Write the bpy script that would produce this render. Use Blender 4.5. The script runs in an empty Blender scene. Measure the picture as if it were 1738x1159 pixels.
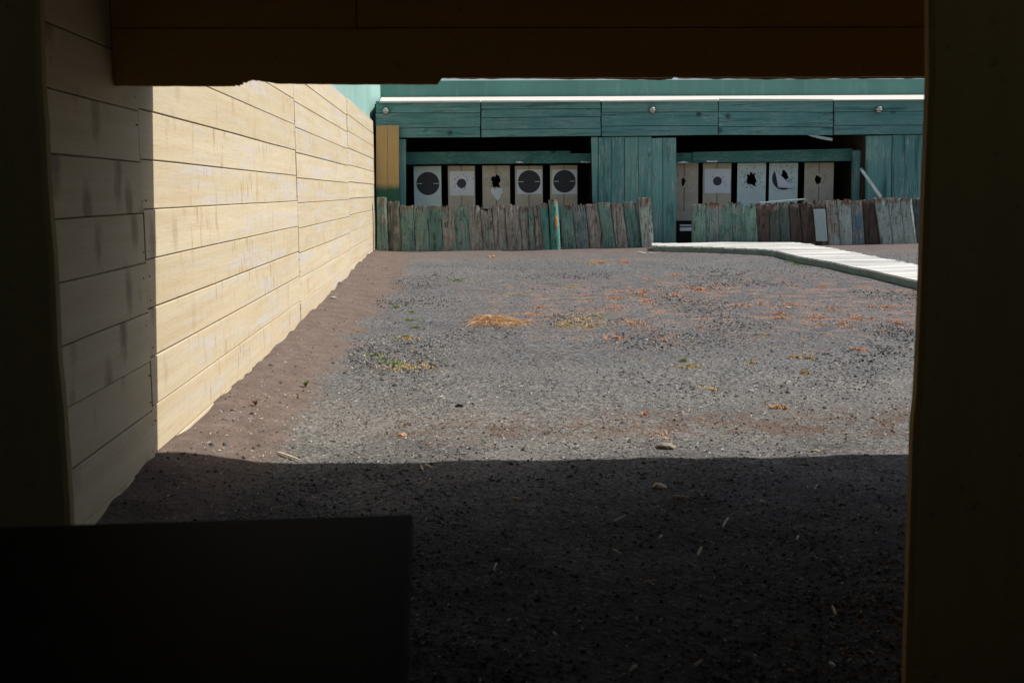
import bpy, bmesh, math, random
import numpy as np
from mathutils import Vector, Matrix, noise

R = math.radians
random.seed(7)
rng = np.random.default_rng(11)
scene = bpy.context.scene
COL = scene.collection

# ------------------------------------------------------------------ camera
F = 1980.0                      # focal length in photo pixels (photo 1738 x 1159)
CAM = Vector((0, 0, 1.36))
YAW, PITCH, ROLL = R(2.86), R(7.29), 0.0085
fw = Vector((math.sin(YAW) * math.cos(PITCH), math.cos(YAW) * math.cos(PITCH), -math.sin(PITCH)))
r0 = Vector((math.cos(YAW), -math.sin(YAW), 0))
u0 = r0.cross(fw)
rt = r0 * math.cos(ROLL) - u0 * math.sin(ROLL)
up = u0 * math.cos(ROLL) + r0 * math.sin(ROLL)
cd = bpy.data.cameras.new('camera')
cam = bpy.data.objects.new('camera', cd)
COL.objects.link(cam)
M = Matrix((rt, up, -fw)).transposed().to_4x4()
M.translation = CAM
cam.matrix_world = M
cd.sensor_width = 36
cd.lens = F / 1738 * 36
cd.clip_end = 500
cd.clip_start = 0.02
cd.dof.use_dof = True
cd.dof.focus_distance = 16
cd.dof.aperture_fstop = 7.1
scene.camera = cam

# ------------------------------------------------------------------ sky, sun, exposure
sun_dir = Vector((0.64, 0.098, 0.757)).normalized()
w = bpy.data.worlds.new('World')
scene.world = w
w.use_nodes = True
wn = w.node_tree
bg = wn.nodes['Background']
sky = wn.nodes.new('ShaderNodeTexSky')
sky.sky_type = 'NISHITA'
sky.sun_disc = False
sky.sun_elevation = math.asin(sun_dir.z)
sky.sun_rotation = math.atan2(sun_dir.x, sun_dir.y)
sky.air_density = 1.0
sky.dust_density = 2.0
wn.links.new(sky.outputs[0], bg.inputs[0])
bg.inputs[1].default_value = 0.08
sl = bpy.data.lights.new('sun', 'SUN')
sl.energy = 4.0
sl.angle = R(0.53)
sl.color = (1.0, 0.95, 0.87)
so = bpy.data.objects.new('sun', sl)
so.rotation_euler = sun_dir.to_track_quat('Z', 'Y').to_euler()
so.location = (6, 8, 12)
COL.objects.link(so)
scene.view_settings.view_transform = 'Standard'
scene.view_settings.look = 'None'
scene.view_settings.exposure = 0.5
scene.view_settings.gamma = 1


# ------------------------------------------------------------------ measuring helpers
def ray(px, py):
    return fw * F + rt * (px - 869) + up * (579.5 - py)


def atY(px, py, Y):
    d = ray(px, py)
    return CAM + d * ((Y - CAM.y) / d.y)


def atX(px, py, X):
    d = ray(px, py)
    return CAM + d * ((X - CAM.x) / d.x)


def atZ(px, py, Z):
    d = ray(px, py)
    return CAM + d * ((Z - CAM.z) / d.z)


def sm(a, b, t):
    t = min(1, max(0, (t - a) / (b - a)))
    return t * t * (3 - 2 * t)


WX = -1.56                      # face of the plank wall


def ground(x, y):
    z = -0.06 + 0.30 * (max(0, min(y, 24) - 6) / 18) ** 1.35
    z += 0.035 * sm(0.5, 6, x) * sm(10, 22, y)
    # sandy bank heaped along the plank wall
    d = x - WX
    if d < 1.2:
        n = noise.noise(Vector((3.1, y * 0.9, 0)))
        n2 = noise.noise(Vector((7.7, y * 2.3, 1)))
        z += (0.062 + 0.04 * n + 0.045 * n2) * math.exp(-(max(0, d) / 0.42) ** 2) * sm(24.5, 20, y)
    z += 0.02 * noise.noise(Vector((x * 0.7, y * 0.5, 4)))
    if y < 12:
        z += 0.013 * noise.noise(Vector((x * 3.2, y * 3.2, 2))) * sm(12, 7, y)
        z += 0.006 * noise.noise(Vector((x * 9, y * 9, 9))) * sm(12, 7, y)
    if 5 < y < 22 and d > 0.45:
        z += 0.010 * noise.noise(Vector((x * 4.5, y * 2.6, 31))) * sm(5, 8, y)
    return z


def atG(px, py):
    z = 0
    for _ in range(12):
        p = atZ(px, py, z)
        z = ground(p.x, min(p.y, 60))
    return Vector((p.x, p.y, z))


# ------------------------------------------------------------------ mesh helpers
def tag(o, label=None, cat=None, group=None, kind=None):
    if label: o['label'] = label
    if cat: o['category'] = cat
    if group: o['group'] = group
    if kind: o['kind'] = kind
    return o


def thing(name, loc, label, cat, group=None):
    o = bpy.data.objects.new(name, None)
    o.empty_display_size = 0.1
    o.location = loc
    COL.objects.link(o)
    return tag(o, label, cat, group)


def wloc(o):
    p = Vector(o.location)
    return p + wloc(o.parent) if o.parent else p


class MB:
    def __init__(self):
        self.v, self.f = [], []

    def add(self, vs, fs):
        b = len(self.v)
        self.v += [Vector(p) for p in vs]
        self.f += [tuple(i + b for i in f) for f in fs]

    def box(self, a, b):
        (x0, y0, z0), (x1, y1, z1) = a, b
        self.hexa([(x0, y0, z0), (x1, y0, z0), (x1, y1, z0), (x0, y1, z0),
                   (x0, y0, z1), (x1, y0, z1), (x1, y1, z1), (x0, y1, z1)])

    def hexa(self, p):
        self.add(p, [(0, 3, 2, 1), (4, 5, 6, 7), (0, 1, 5, 4), (1, 2, 6, 5), (2, 3, 7, 6), (3, 0, 4, 7)])

    def quadY(self, q, y0, y1):
        """prism: q = 4 points (x,z) counter-clockwise seen from -Y, from y0 (front) to y1"""
        n = len(q)
        vs = [(x, y0, z) for x, z in q] + [(x, y1, z) for x, z in q]
        fs = [tuple(range(n)), tuple(range(2 * n - 1, n - 1, -1))]
        fs += [(i + n, (i + 1) % n + n, (i + 1) % n, i) for i in range(n)]
        self.add(vs, fs)

    def tube(self, pts, rad, seg=8, cap=True):
        pts = [Vector(p) for p in pts]
        n = len(pts)
        rad = rad if isinstance(rad, (list, tuple)) else [rad] * n
        vs, fs = [], []
        for i, p in enumerate(pts):
            t = (pts[min(i + 1, n - 1)] - pts[max(i - 1, 0)]).normalized()
            a = t.orthogonal().normalized() if abs(t.z) < .9 else Vector((1, 0, 0)).cross(t).normalized()
            b = t.cross(a)
            for k in range(seg):
                an = 2 * math.pi * k / seg
                vs.append(p + (a * math.cos(an) + b * math.sin(an)) * rad[i])
        for i in range(n - 1):
            for k in range(seg):
                k2 = (k + 1) % seg
                fs.append((i * seg + k, i * seg + k2, (i + 1) * seg + k2, (i + 1) * seg + k))
        if cap:
            fs.append(tuple(range(seg - 1, -1, -1)))
            fs.append(tuple(range((n - 1) * seg, n * seg)))
        self.add(vs, fs)

    def build(self, name, mat, parent=None, origin=None, smooth=False, bevel=0):
        if parent is not None:
            o0 = wloc(parent)
            if origin is not None:
                o0 = Vector(origin)
        elif origin is not None:
            o0 = Vector(origin)
        else:
            lo = Vector([min(p[i] for p in self.v) for i in range(3)])
            hi = Vector([max(p[i] for p in self.v) for i in range(3)])
            o0 = Vector(((lo.x + hi.x) / 2, (lo.y + hi.y) / 2, lo.z))
        me = bpy.data.meshes.new(name)
        me.from_pydata([tuple(p - o0) for p in self.v], [], self.f)
        if mat: me.materials.append(mat)
        bm = bmesh.new(); bm.from_mesh(me)
        bmesh.ops.recalc_face_normals(bm, faces=bm.faces)
        bm.to_mesh(me); bm.free()
        if smooth:
            for p in me.polygons: p.use_smooth = True
        o = bpy.data.objects.new(name, me)
        COL.objects.link(o)
        if parent is not None:
            o.parent = parent
            o.location = o0 - wloc(parent)
        else:
            o.location = o0
        if bevel:
            b = o.modifiers.new('bevel', 'BEVEL')
            b.width = bevel; b.segments = 2; b.limit_method = 'ANGLE'
        return o


# ------------------------------------------------------------------ material helpers
class NT:
    def __init__(self, name, rough=0.8, spec=0.3):
        self.m = bpy.data.materials.new(name)
        self.m.use_nodes = True
        self.t = self.m.node_tree
        self.b = self.t.nodes['Principled BSDF']
        self.b.inputs['Roughness'].default_value = rough
        self.b.inputs['Specular IOR Level'].default_value = spec

    def n(self, typ, **kw):
        nd = self.t.nodes.new(typ)
        for k, v in kw.items(): setattr(nd, k, v)
        return nd

    def put(self, sock, v):
        if isinstance(v, bpy.types.NodeSocket): self.t.links.new(v, sock)
        elif v is not None:
            if isinstance(v, (tuple, list)) and len(v) == 3 and sock.type == 'RGBA': v = (*v, 1)
            sock.default_value = v

    def coord(self, scale=(1, 1, 1), rnd=True, which='Object'):
        v = self.n('ShaderNodeTexCoord').outputs[which]
        mp = self.n('ShaderNodeMapping')
        self.put(mp.inputs['Vector'], v)
        mp.inputs['Scale'].default_value = scale
        if rnd:
            oi = self.n('ShaderNodeObjectInfo')
            mu = self.math('MULTIPLY', oi.outputs['Random'], 37.0)
            cx = self.n('ShaderNodeCombineXYZ')
            for i in range(3): self.put(cx.inputs[i], mu)
            self.put(mp.inputs['Location'], cx.outputs[0])
        return mp.outputs[0]

    def island(self, vec, amt=23.0):
        g = self.n('ShaderNodeNewGeometry').outputs['Random Per Island']
        mu = self.math('MULTIPLY', g, amt)
        cx = self.n('ShaderNodeCombineXYZ')
        for i in range(3): self.put(cx.inputs[i], mu)
        va = self.n('ShaderNodeVectorMath', operation='ADD')
        self.put(va.inputs[0], vec); self.put(va.inputs[1], cx.outputs[0])
        return va.outputs[0]

    def isl(self):
        return self.n('ShaderNodeNewGeometry').outputs['Random Per Island']

    def noise(self, vec, scale=1, detail=4, rough=0.55, dist=0):
        nd = self.n('ShaderNodeTexNoise')
        self.put(nd.inputs['Vector'], vec)
        nd.inputs['Scale'].default_value = scale
        nd.inputs['Detail'].default_value = detail
        nd.inputs['Roughness'].default_value = rough
        nd.inputs['Distortion'].default_value = dist
        return nd.outputs[0]

    def voro(self, vec, scale=1, out='Distance', feature='F1'):
        nd = self.n('ShaderNodeTexVoronoi', feature=feature)
        self.put(nd.inputs['Vector'], vec)
        nd.inputs['Scale'].default_value = scale
        return nd.outputs[out]

    def wave(self, vec, scale, dist, dscale=1, d='X'):
        nd = self.n('ShaderNodeTexWave', bands_direction=d)
        self.put(nd.inputs['Vector'], vec)
        nd.inputs['Scale'].default_value = scale
        nd.inputs['Distortion'].default_value = dist
        nd.inputs['Detail'].default_value = 3
        nd.inputs['Detail Scale'].default_value = dscale
        return nd.outputs['Fac']

    def ramp(self, fac, stops):
        nd = self.n('ShaderNodeValToRGB')
        e = nd.color_ramp.elements
        while len(e) < len(stops): e.new(0.5)
        for el, (p, c) in zip(e, stops):
            el.position = p
            el.color = (*c, 1) if isinstance(c, (tuple, list)) else (c, c, c, 1)
        self.put(nd.inputs[0], fac)
        return nd.outputs[0]

    def mask(self, fac, a, b):
        nd = self.n('ShaderNodeMapRange')
        self.put(nd.inputs['Value'], fac)
        nd.inputs['From Min'].default_value = a
        nd.inputs['From Max'].default_value = b
        return nd.outputs[0]

    def mix(self, fac, a, b, blend='MIX'):
        nd = self.n('ShaderNodeMix', data_type='RGBA', blend_type=blend)
        self.put(nd.inputs[0], fac); self.put(nd.inputs[6], a); self.put(nd.inputs[7], b)
        return nd.outputs[2]

    def math(self, op, a, b=None):
        nd = self.n('ShaderNodeMath', operation=op)
        self.put(nd.inputs[0], a)
        if b is not None: self.put(nd.inputs[1], b)
        return nd.outputs[0]

    def sep(self, vec):
        nd = self.n('ShaderNodeSeparateXYZ')
        self.put(nd.inputs[0], vec)
        return nd.outputs

    def done(self, color, height=None, strength=0.3, dist=0.01, rough=None):
        self.put(self.b.inputs['Base Color'], color)
        if rough is not None: self.put(self.b.inputs['Roughness'], rough)
        if height is not None:
            bp = self.n('ShaderNodeBump')
            bp.inputs['Strength'].default_value = strength
            bp.inputs['Distance'].default_value = dist
            self.put(bp.inputs['Height'], height)
            self.put(self.b.inputs['Normal'], bp.outputs[0])
        return self.m


def plain(name, c, rough=0.7, var=0.25, scale=12, spec=0.3):
    m = NT(name, rough, spec)
    f = m.noise(m.coord(), scale, 5, 0.6)
    k = 1 - var
    col = m.mix(f, tuple(x * k for x in c), tuple(min(1, x * (1 + var)) for x in c))
    return m.done(col, f, 0.2, 0.004)


def cream_planks():
    m = NT('cream_plank_paint', 0.75, 0.25)
    c0 = m.coord((1, 1, 1), False)
    c = m.island(c0, 31)
    base = m.mix(m.isl(), (0.51, 0.435, 0.30), (0.575, 0.50, 0.36))
    g = m.n('ShaderNodeMapping'); g.inputs['Scale'].default_value = (1, 0.35, 9)
    m.put(g.inputs['Vector'], c)
    blot = m.noise(g.outputs[0], 1.6, 5, 0.6)
    base = m.mix(m.mask(blot, 0.35, 0.7), base, m.mix(0.4, base, (0.39, 0.285, 0.14)))
    # paint worn back to grey primer, in streaks along the boards
    g2 = m.n('ShaderNodeMapping'); g2.inputs['Scale'].default_value = (1, 0.40, 7)
    m.put(g2.inputs['Vector'], c)
    worn = m.noise(g2.outputs[0], 1.3, 8, 0.72)
    fleck = m.noise(c, 38, 5, 0.7)
    ysep = m.sep(c0)[1]
    far = m.mask(ysep, 6.2, 7.5)
    wf = m.math('MULTIPLY', m.mask(m.math('ADD', worn, m.math('MULTIPLY', fleck, 0.22)), 0.61, 0.74), far)
    base = m.mix(m.math('MULTIPLY', wf, 0.85), base, (0.49, 0.465, 0.45))
    # brown runs from the nails and seams
    g3 = m.n('ShaderNodeMapping'); g3.inputs['Scale'].default_value = (1, 11.0, 2.6)
    m.put(g3.inputs['Vector'], c)
    drip = m.noise(g3.outputs[0], 1.7, 4, 0.6)
    base = m.mix(m.math('MULTIPLY', m.mask(drip, 0.56, 0.68), m.math('MULTIPLY', far, m.math('MULTIPLY', m.mask(m.noise(c, 1.1, 3, 0.6), 0.40, 0.62), 0.75))), base, (0.30, 0.165, 0.06))
    # dark knots and smudges with the grain showing, on the sheltered boards
    g4 = m.n('ShaderNodeMapping'); g4.inputs['Scale'].default_value = (1, 5.0, 2.8)
    m.put(g4.inputs['Vector'], c)
    vn = m.n('ShaderNodeTexVoronoi', feature='F1'); vn.inputs['Scale'].default_value = 0.85
    wob = m.n('ShaderNodeVectorMath', operation='ADD')
    wn_ = m.n('ShaderNodeTexNoise'); m.put(wn_.inputs['Vector'], g4.outputs[0]); wn_.inputs['Scale'].default_value = 5; wn_.inputs['Detail'].default_value = 4
    wsc = m.n('ShaderNodeVectorMath', operation='SCALE'); m.put(wsc.inputs[0], wn_.outputs['Color']); wsc.inputs['Scale'].default_value = 0.35
    m.put(wob.inputs[0], g4.outputs[0]); m.put(wob.inputs[1], wsc.outputs[0])
    m.put(vn.inputs['Vector'], wob.outputs[0])
    gate = m.mask(m.sep(vn.outputs['Color'])[0], 0.45, 0.55)
    gr = m.wave(c, 30, 6, 1.4, 'Y')
    near = m.mask(ysep, 7.5, 5.6)
    kf = m.math('MULTIPLY', m.mask(vn.outputs['Distance'], 0.36, 0.14), m.math('MULTIPLY', near, gate))
    kf = m.math('MULTIPLY', kf, m.mask(m.math('ADD', gr, fleck), 0.55, 0.95))
    base = m.mix(m.math('MULTIPLY', kf, 0.9), base, (0.13, 0.075, 0.035))
    # fine grain
    g5 = m.n('ShaderNodeMapping'); g5.inputs['Scale'].default_value = (1, 2, 60)
    m.put(g5.inputs['Vector'], c)
    fine = m.noise(g5.outputs[0], 2, 6, 0.65, 0.6)
    base = m.mix(m.math('MULTIPLY', m.mask(fine, 0.52, 0.75), 0.5), base, (0.38, 0.27, 0.13))
    # tiny dents and shot marks
    v = m.voro(c, 9)
    base = m.mix(m.math('MULTIPLY', m.mask(v, 0.055, 0.035), 0.7), base, (0.16, 0.10, 0.05))
    h = m.math('ADD', m.math('MULTIPLY', fine, 0.6), m.math('ADD', m.math('MULTIPLY', fleck, 0.7), worn))
    return m.done(base, h, 0.35, 0.007)


def teal_wood(name, axis, c1=(0.088, 0.245, 0.215), c2=(0.21, 0.43, 0.38), flake=0.66):
    m = NT(name, 0.65, 0.3)
    c0 = m.coord((1, 1, 1), True)
    c = m.island(c0, 31)
    s = (0.8, 6, 14) if axis == 'X' else (11, 6, 0.8)
    g = m.n('ShaderNodeMapping'); g.inputs['Scale'].default_value = s
    m.put(g.inputs['Vector'], c)
    gr = m.noise(g.outputs[0], 1.6, 7, 0.68, 0.5)
    col = m.mix(m.mask(gr, 0.3, 0.7), c1, c2)
    col = m.mix(m.math('MULTIPLY', m.isl(), 0.6), col, (0.06, 0.19, 0.18))
    dk = m.noise(g.outputs[0], 0.9, 3, 0.5, 0.8)
    col = m.mix(m.math('MULTIPLY', m.mask(dk, 0.54, 0.70), 0.85), col, (0.025, 0.105, 0.098))
    kn = m.voro(c, 2.1)
    col = m.mix(m.math('MULTIPLY', m.mask(kn, 0.17, 0.06), 0.9), col, (0.012, 0.045, 0.042))
    # flaked paint
    f = m.noise(g.outputs[0], 3.2, 8, 0.75)
    big = m.noise(c, 1.7, 3, 0.5)
    fm = m.mask(m.math('ADD', f, m.math('MULTIPLY', big, 0.35)), flake + 0.13, flake + 0.2)
    col = m.mix(m.math('MULTIPLY', fm, 0.75), col, (0.36, 0.44, 0.39))
    sp = m.noise(g.outputs[0], 7.5, 5, 0.75)
    sm_ = m.math('MULTIPLY', m.mask(sp, 0.55, 0.61), m.mask(big, 0.42, 0.56))
    col = m.mix(m.math('MULTIPLY', sm_, 0.7), col, (0.44, 0.50, 0.45))
    fade = m.noise(c, 0.9, 3, 0.5)
    col = m.mix(m.math('MULTIPLY', m.mask(fade, 0.5, 0.7), 0.3), col, (0.22, 0.38, 0.33))
    return m.done(col, m.math('ADD', gr, f), 0.9, 0.015)


def stake_wood():
    """object colour = paint colour, object alpha = how much paint is left"""
    m = NT('weathered_stake_wood', 0.85, 0.15)
    oi = m.n('ShaderNodeObjectInfo')
    c = m.coord((1, 1, 1), True)
    g = m.n('ShaderNodeMapping'); g.inputs['Scale'].default_value = (16, 8, 1.6)
    m.put(g.inputs['Vector'], c)
    gr = m.noise(g.outputs[0], 1.5, 8, 0.7, 0.6)
    wood = m.ramp(gr, [(0.25, (0.085, 0.072, 0.060)), (0.42, (0.27, 0.24, 0.205)), (0.58, (0.43, 0.395, 0.34)), (0.8, (0.58, 0.54, 0.48))])
    pt = m.noise(g.outputs[0], 0.9, 9, 0.74)
    bigp = m.noise(c, 2.6, 4, 0.6)
    s = m.math('ADD', m.math('MULTIPLY', pt, 0.6), m.math('MULTIPLY', bigp, 0.4))
    thr = m.math('SUBTRACT', 0.69, m.math('MULTIPLY', oi.outputs['Alpha'], 0.44))
    pf = m.mask(m.math('SUBTRACT', s, thr), -0.035, 0.05)
    paint = m.mix(m.mask(gr, 0.3, 0.75), m.mix(0.35, oi.outputs['Color'], (0.03, 0.05, 0.045)), oi.outputs['Color'])
    # shot-torn tops: paint gone, raw red-brown splinters
    z = m.sep(m.n('ShaderNodeTexCoord').outputs['Generated'])[2]
    zz = m.math('ADD', z, m.math('MULTIPLY', m.math('SUBTRACT', bigp, 0.5), 0.45))
    top = m.math('MULTIPLY', m.mask(zz, 0.87, 0.97), m.mask(m.noise(c, 4.5, 3), 0.36, 0.52))
    pf = m.math('MULTIPLY', pf, m.math('SUBTRACT', 1.0, m.math('MULTIPLY', top, 0.85)))
    col = m.mix(m.math('MULTIPLY', pf, 0.85), wood, paint)
    red = m.ramp(m.noise(g.outputs[0], 2.6, 6, 0.7), [(0.35, (0.05, 0.024, 0.018)), (0.52, (0.19, 0.085, 0.05)), (0.68, (0.42, 0.30, 0.21))])
    col = m.mix(m.math('MULTIPLY', top, m.mask(pt, 0.42, 0.56)), col, red)
    # deep cracks along the grain
    g2 = m.n('ShaderNodeMapping'); g2.inputs['Scale'].default_value = (22, 9, 0.9)
    m.put(g2.inputs['Vector'], c)
    cr = m.noise(g2.outputs[0], 1.0, 3, 0.6, 1.0)
    crk = m.mask(m.math('ABSOLUTE', m.math('SUBTRACT', cr, 0.5)), 0.022, 0.008)
    crk = m.math('MULTIPLY', crk, m.mask(m.noise(c, 5, 2), 0.45, 0.55))
    col = m.mix(m.math('MULTIPLY', crk, 0.85), col, (0.02, 0.016, 0.013))
    pit = m.noise(c, 42, 5, 0.7)
    col = m.mix(m.math('MULTIPLY', m.mask(pit, 0.56, 0.64), 0.8), col, (0.045, 0.035, 0.03))
    h = m.math('SUBTRACT', m.math('ADD', gr, m.math('MULTIPLY', pit, -0.8)), m.math('MULTIPLY', crk, 1.2))
    return m.done(col, h, 0.8, 0.014)


def ground_mat():
    m = NT('cinder_gravel', 0.95, 0.12)
    c = m.coord((1, 1, 1), False)
    x, y, z = m.sep(c)
    n0 = m.noise(c, 1.3, 5, 0.6)
    n1 = m.noise(c, 6, 6, 0.65)
    n2 = m.noise(c, 38, 4, 0.7)
    n3 = m.noise(c, 130, 3, 0.7)
    grey = m.ramp(n2, [(0.32, (0.016, 0.016, 0.021)), (0.47, (0.095, 0.095, 0.099)), (0.60, (0.21, 0.207, 0.205)), (0.75, (0.50, 0.48, 0.45))])
    tan = m.ramp(n2, [(0.30, (0.045, 0.042, 0.040)), (0.47, (0.195, 0.185, 0.172)), (0.65, (0.33, 0.305, 0.27)), (0.82, (0.52, 0.48, 0.42))])
    # paler strip of fines, its booth side faded out to paint the shade deeper
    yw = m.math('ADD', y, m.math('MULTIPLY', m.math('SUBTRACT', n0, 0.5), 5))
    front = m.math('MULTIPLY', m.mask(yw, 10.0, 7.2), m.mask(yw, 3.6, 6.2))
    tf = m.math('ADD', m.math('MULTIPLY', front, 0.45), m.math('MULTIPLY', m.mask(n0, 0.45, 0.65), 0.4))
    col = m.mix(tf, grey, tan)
    dark = m.mask(m.math('ADD', n0, m.math('MULTIPLY', n1, 0.6)), 0.78, 0.95)
    n00 = m.noise(m.coord((0.35, 0.8, 1), False), 1.0, 4, 0.6)
    col = m.mix(m.math('MULTIPLY', m.mask(n00, 0.4, 0.65), 0.38), col, m.mix(0.55, col, (0.035, 0.037, 0.045)))
    midb = m.math('MULTIPLY', m.mask(y, 9, 11), m.mask(y, 20, 16))
    col = m.mix(m.math('MULTIPLY', dark, m.math('MULTIPLY', midb, 0.7)), col, m.ramp(n2, [(0.3, (0.016, 0.017, 0.022)), (0.7, (0.13, 0.135, 0.155))]))
    rz = m.math('MULTIPLY', m.math('MULTIPLY', m.mask(y, 9.5, 12), m.mask(y, 18.5, 15)), m.mask(x, -0.3, 1.2))
    rn = m.noise(m.coord((1.6, 2.2, 1), False), 2.0, 6, 0.72)
    col = m.mix(m.math('MULTIPLY', m.math('MULTIPLY', rz, m.mask(rn, 0.50, 0.60)), 0.6), col, (0.34, 0.19, 0.12))
    # brown-black tint painting the booth's shade into the ground colour
    shade_tint = m.math('MULTIPLY', m.mask(yw, 6.6, 4.4), 0.7)
    col = m.mix(shade_tint, col, m.ramp(m.math('ADD', m.math('MULTIPLY', n2, 0.6), m.math('MULTIPLY', n1, 0.4)), [(0.32, (0.018, 0.014, 0.012)), (0.5, (0.060, 0.050, 0.043)), (0.68, (0.13, 0.11, 0.095))]))
    # rusty brown band
    band = m.math('MULTIPLY', m.mask(y, 6.4, 6.8), m.mask(y, 7.6, 6.9))
    band = m.math('MULTIPLY', band, m.math('MULTIPLY', m.mask(x, -0.8, 0.0), m.mask(n1, 0.42, 0.62)))
    col = m.mix(m.math('MULTIPLY', band, 0.68), col, (0.13, 0.066, 0.036))
    # red-brown sand of the bank, and up against the stakes
    w = m.math('ADD', x, m.math('MULTIPLY', m.math('SUBTRACT', m.noise(c, 1.1, 5, 0.65), 0.5), 0.9))
    w = m.math('SUBTRACT', w, m.math('MULTIPLY', m.mask(y, 9, 22), 0.30))
    bank = m.mask(w, WX + 0.66, WX + 0.50)
    fy = m.math('ADD', y, m.math('MULTIPLY', m.math('SUBTRACT', n0, 0.5), 3))
    fore = m.math('MULTIPLY', m.mask(fy, 19.5, 22.5), 0.75)
    bk = m.math('MAXIMUM', bank, fore)
    sand = m.ramp(m.math('ADD', m.math('MULTIPLY', n3, 0.5), m.math('MULTIPLY', n1, 0.5)),
                  [(0.3, (0.080, 0.058, 0.048)), (0.5, (0.130, 0.096, 0.081)), (0.7, (0.21, 0.165, 0.140))])
    col = m.mix(m.math('MULTIPLY', bk, 0.92), col, sand)
    # bleached grains
    v = m.voro(c, 55)
    sp = m.math('MULTIPLY', m.mask(v, 0.16, 0.08), m.mask(m.noise(c, 21, 2), 0.52, 0.6))
    col = m.mix(m.math('MULTIPLY', sp, 0.65), col, (0.45, 0.42, 0.37))
    hb = m.math('MULTIPLY', m.math('SUBTRACT', 1.0, m.math('MULTIPLY', bk, 0.7)), m.math('ADD', n2, m.math('MULTIPLY', n3, 0.4)))
    rub = m.noise(c, 14, 3, 0.6)
    h = m.math('ADD', hb, m.math('ADD', m.math('MULTIPLY', n1, 0.9), m.math('MULTIPLY', rub, 0.9)))
    return m.done(col, h, 0.9, 0.02)


def stone_mat():
    m = NT('loose_cinder_stone', 0.9, 0.2)
    r = m.isl()
    col = m.ramp(r, [(0.0, (0.030, 0.030, 0.036)), (0.35, (0.075, 0.076, 0.086)), (0.62, (0.14, 0.139, 0.144)), (0.8, (0.27, 0.25, 0.22)), (0.93, (0.40, 0.37, 0.32)), (0.96, (0.30, 0.16, 0.09)), (1.0, (0.62, 0.60, 0.56))])
    n = m.noise(m.coord(), 60, 4, 0.7)
    return m.done(m.mix(0.5, col, m.mix(n, (0, 0, 0), col)), n, 0.5, 0.004)


def teal_render(name, c):
    m = NT(name, 0.85, 0.2)
    co = m.coord((1, 1, 1), False)
    n = m.noise(co, 0.8, 6, 0.6)
    g = m.n('ShaderNodeMapping'); g.inputs['Scale'].default_value = (3, 3, 0.5)
    m.put(g.inputs['Vector'], co)
    st = m.noise(g.outputs[0], 2, 5, 0.6)
    col = m.mix(m.mask(n, 0.35, 0.7), tuple(v * 0.88 for v in c), tuple(v * 1.1 for v in c))
    col = m.mix(m.math('MULTIPLY', m.mask(st, 0.55, 0.75), 0.25), col, (0.32, 0.42, 0.38))
    f = m.noise(co, 30, 5, 0.7)
    return m.done(col, f, 0.25, 0.008)


def booth_paint(name, c, streak=(6, 6, 0.7), dirt=(0.10, 0.06, 0.03)):
    m = NT(name, 0.7, 0.25)
    co = m.coord((1, 1, 1), False)
    g = m.n('ShaderNodeMapping'); g.inputs['Scale'].default_value = streak
    m.put(g.inputs['Vector'], co)
    st = m.noise(g.outputs[0], 2, 6, 0.65)
    f = m.noise(co, 26, 5, 0.7)
    col = m.mix(st, tuple(v * 0.75 for v in c), c)
    col = m.mix(m.math('MULTIPLY', m.mask(f, 0.62, 0.72), 0.6), col, dirt)
    return m.done(col, m.math('ADD', st, f), 0.4, 0.006)


def paper(name, c, blot=0.15):
    m = NT(name, 0.8, 0.2)
    co = m.coord()
    n = m.noise(co, 5, 5, 0.6)
    return m.done(m.mix(m.mask(n, 0.4, 0.75), c, tuple(v * (1 - blot) for v in c)), n, 0.15, 0.004)


def bull_mat():
    m = NT('printed_black_bull', 0.7, 0.25)
    co = m.coord((1, 1, 1), False)
    x, y, z = m.sep(co)
    r = m.math('SQRT', m.math('ADD', m.math('MULTIPLY', x, x), m.math('MULTIPLY', z, z)))
    fr = m.math('FRACT', m.math('MULTIPLY', r, 20.0))
    line = m.mask(m.math('ABSOLUTE', m.math('SUBTRACT', fr, 0.5)), 0.40, 0.47)
    col = m.mix(m.math('MULTIPLY', line, 0.5), (0.045, 0.047, 0.055), (0.13, 0.135, 0.14))
    n = m.noise(co, 12, 4)
    return m.done(m.mix(m.mask(n, 0.5, 0.8), col, (0.05, 0.05, 0.045)))


def deck_mat():
    m = NT('bleached_deck_planks', 0.75, 0.2)
    c = m.island(m.coord((1, 1, 1), False), 17)
    g = m.n('ShaderNodeMapping'); g.inputs['Scale'].default_value = (3, 12, 3)
    m.put(g.inputs['Vector'], c)
    n = m.noise(g.outputs[0], 2, 6, 0.65)
    return m.done(m.mix(m.math('MULTIPLY', m.isl(), 0.5), m.mix(m.mask(n, 0.35, 0.75), (0.80, 0.79, 0.74), (0.55, 0.54, 0.50)), (0.52, 0.51, 0.47)), n, 0.3, 0.006)


def pale_board_mat():
    m = NT('peeling_pale_wood', 0.8, 0.2)
    c = m.coord()
    g = m.n('ShaderNodeMapping'); g.inputs['Scale'].default_value = (8, 8, 1.5)
    m.put(g.inputs['Vector'], c)
    n = m.noise(g.outputs[0], 2, 7, 0.7)
    col = m.mix(m.mask(n, 0.4, 0.7), (0.40, 0.47, 0.45), (0.26, 0.36, 0.34))
    k = m.voro(c, 4)
    return m.done(m.mix(m.mask(k, 0.1, 0.05), col, (0.05, 0.16, 0.13)), n, 0.4, 0.006)


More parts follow.
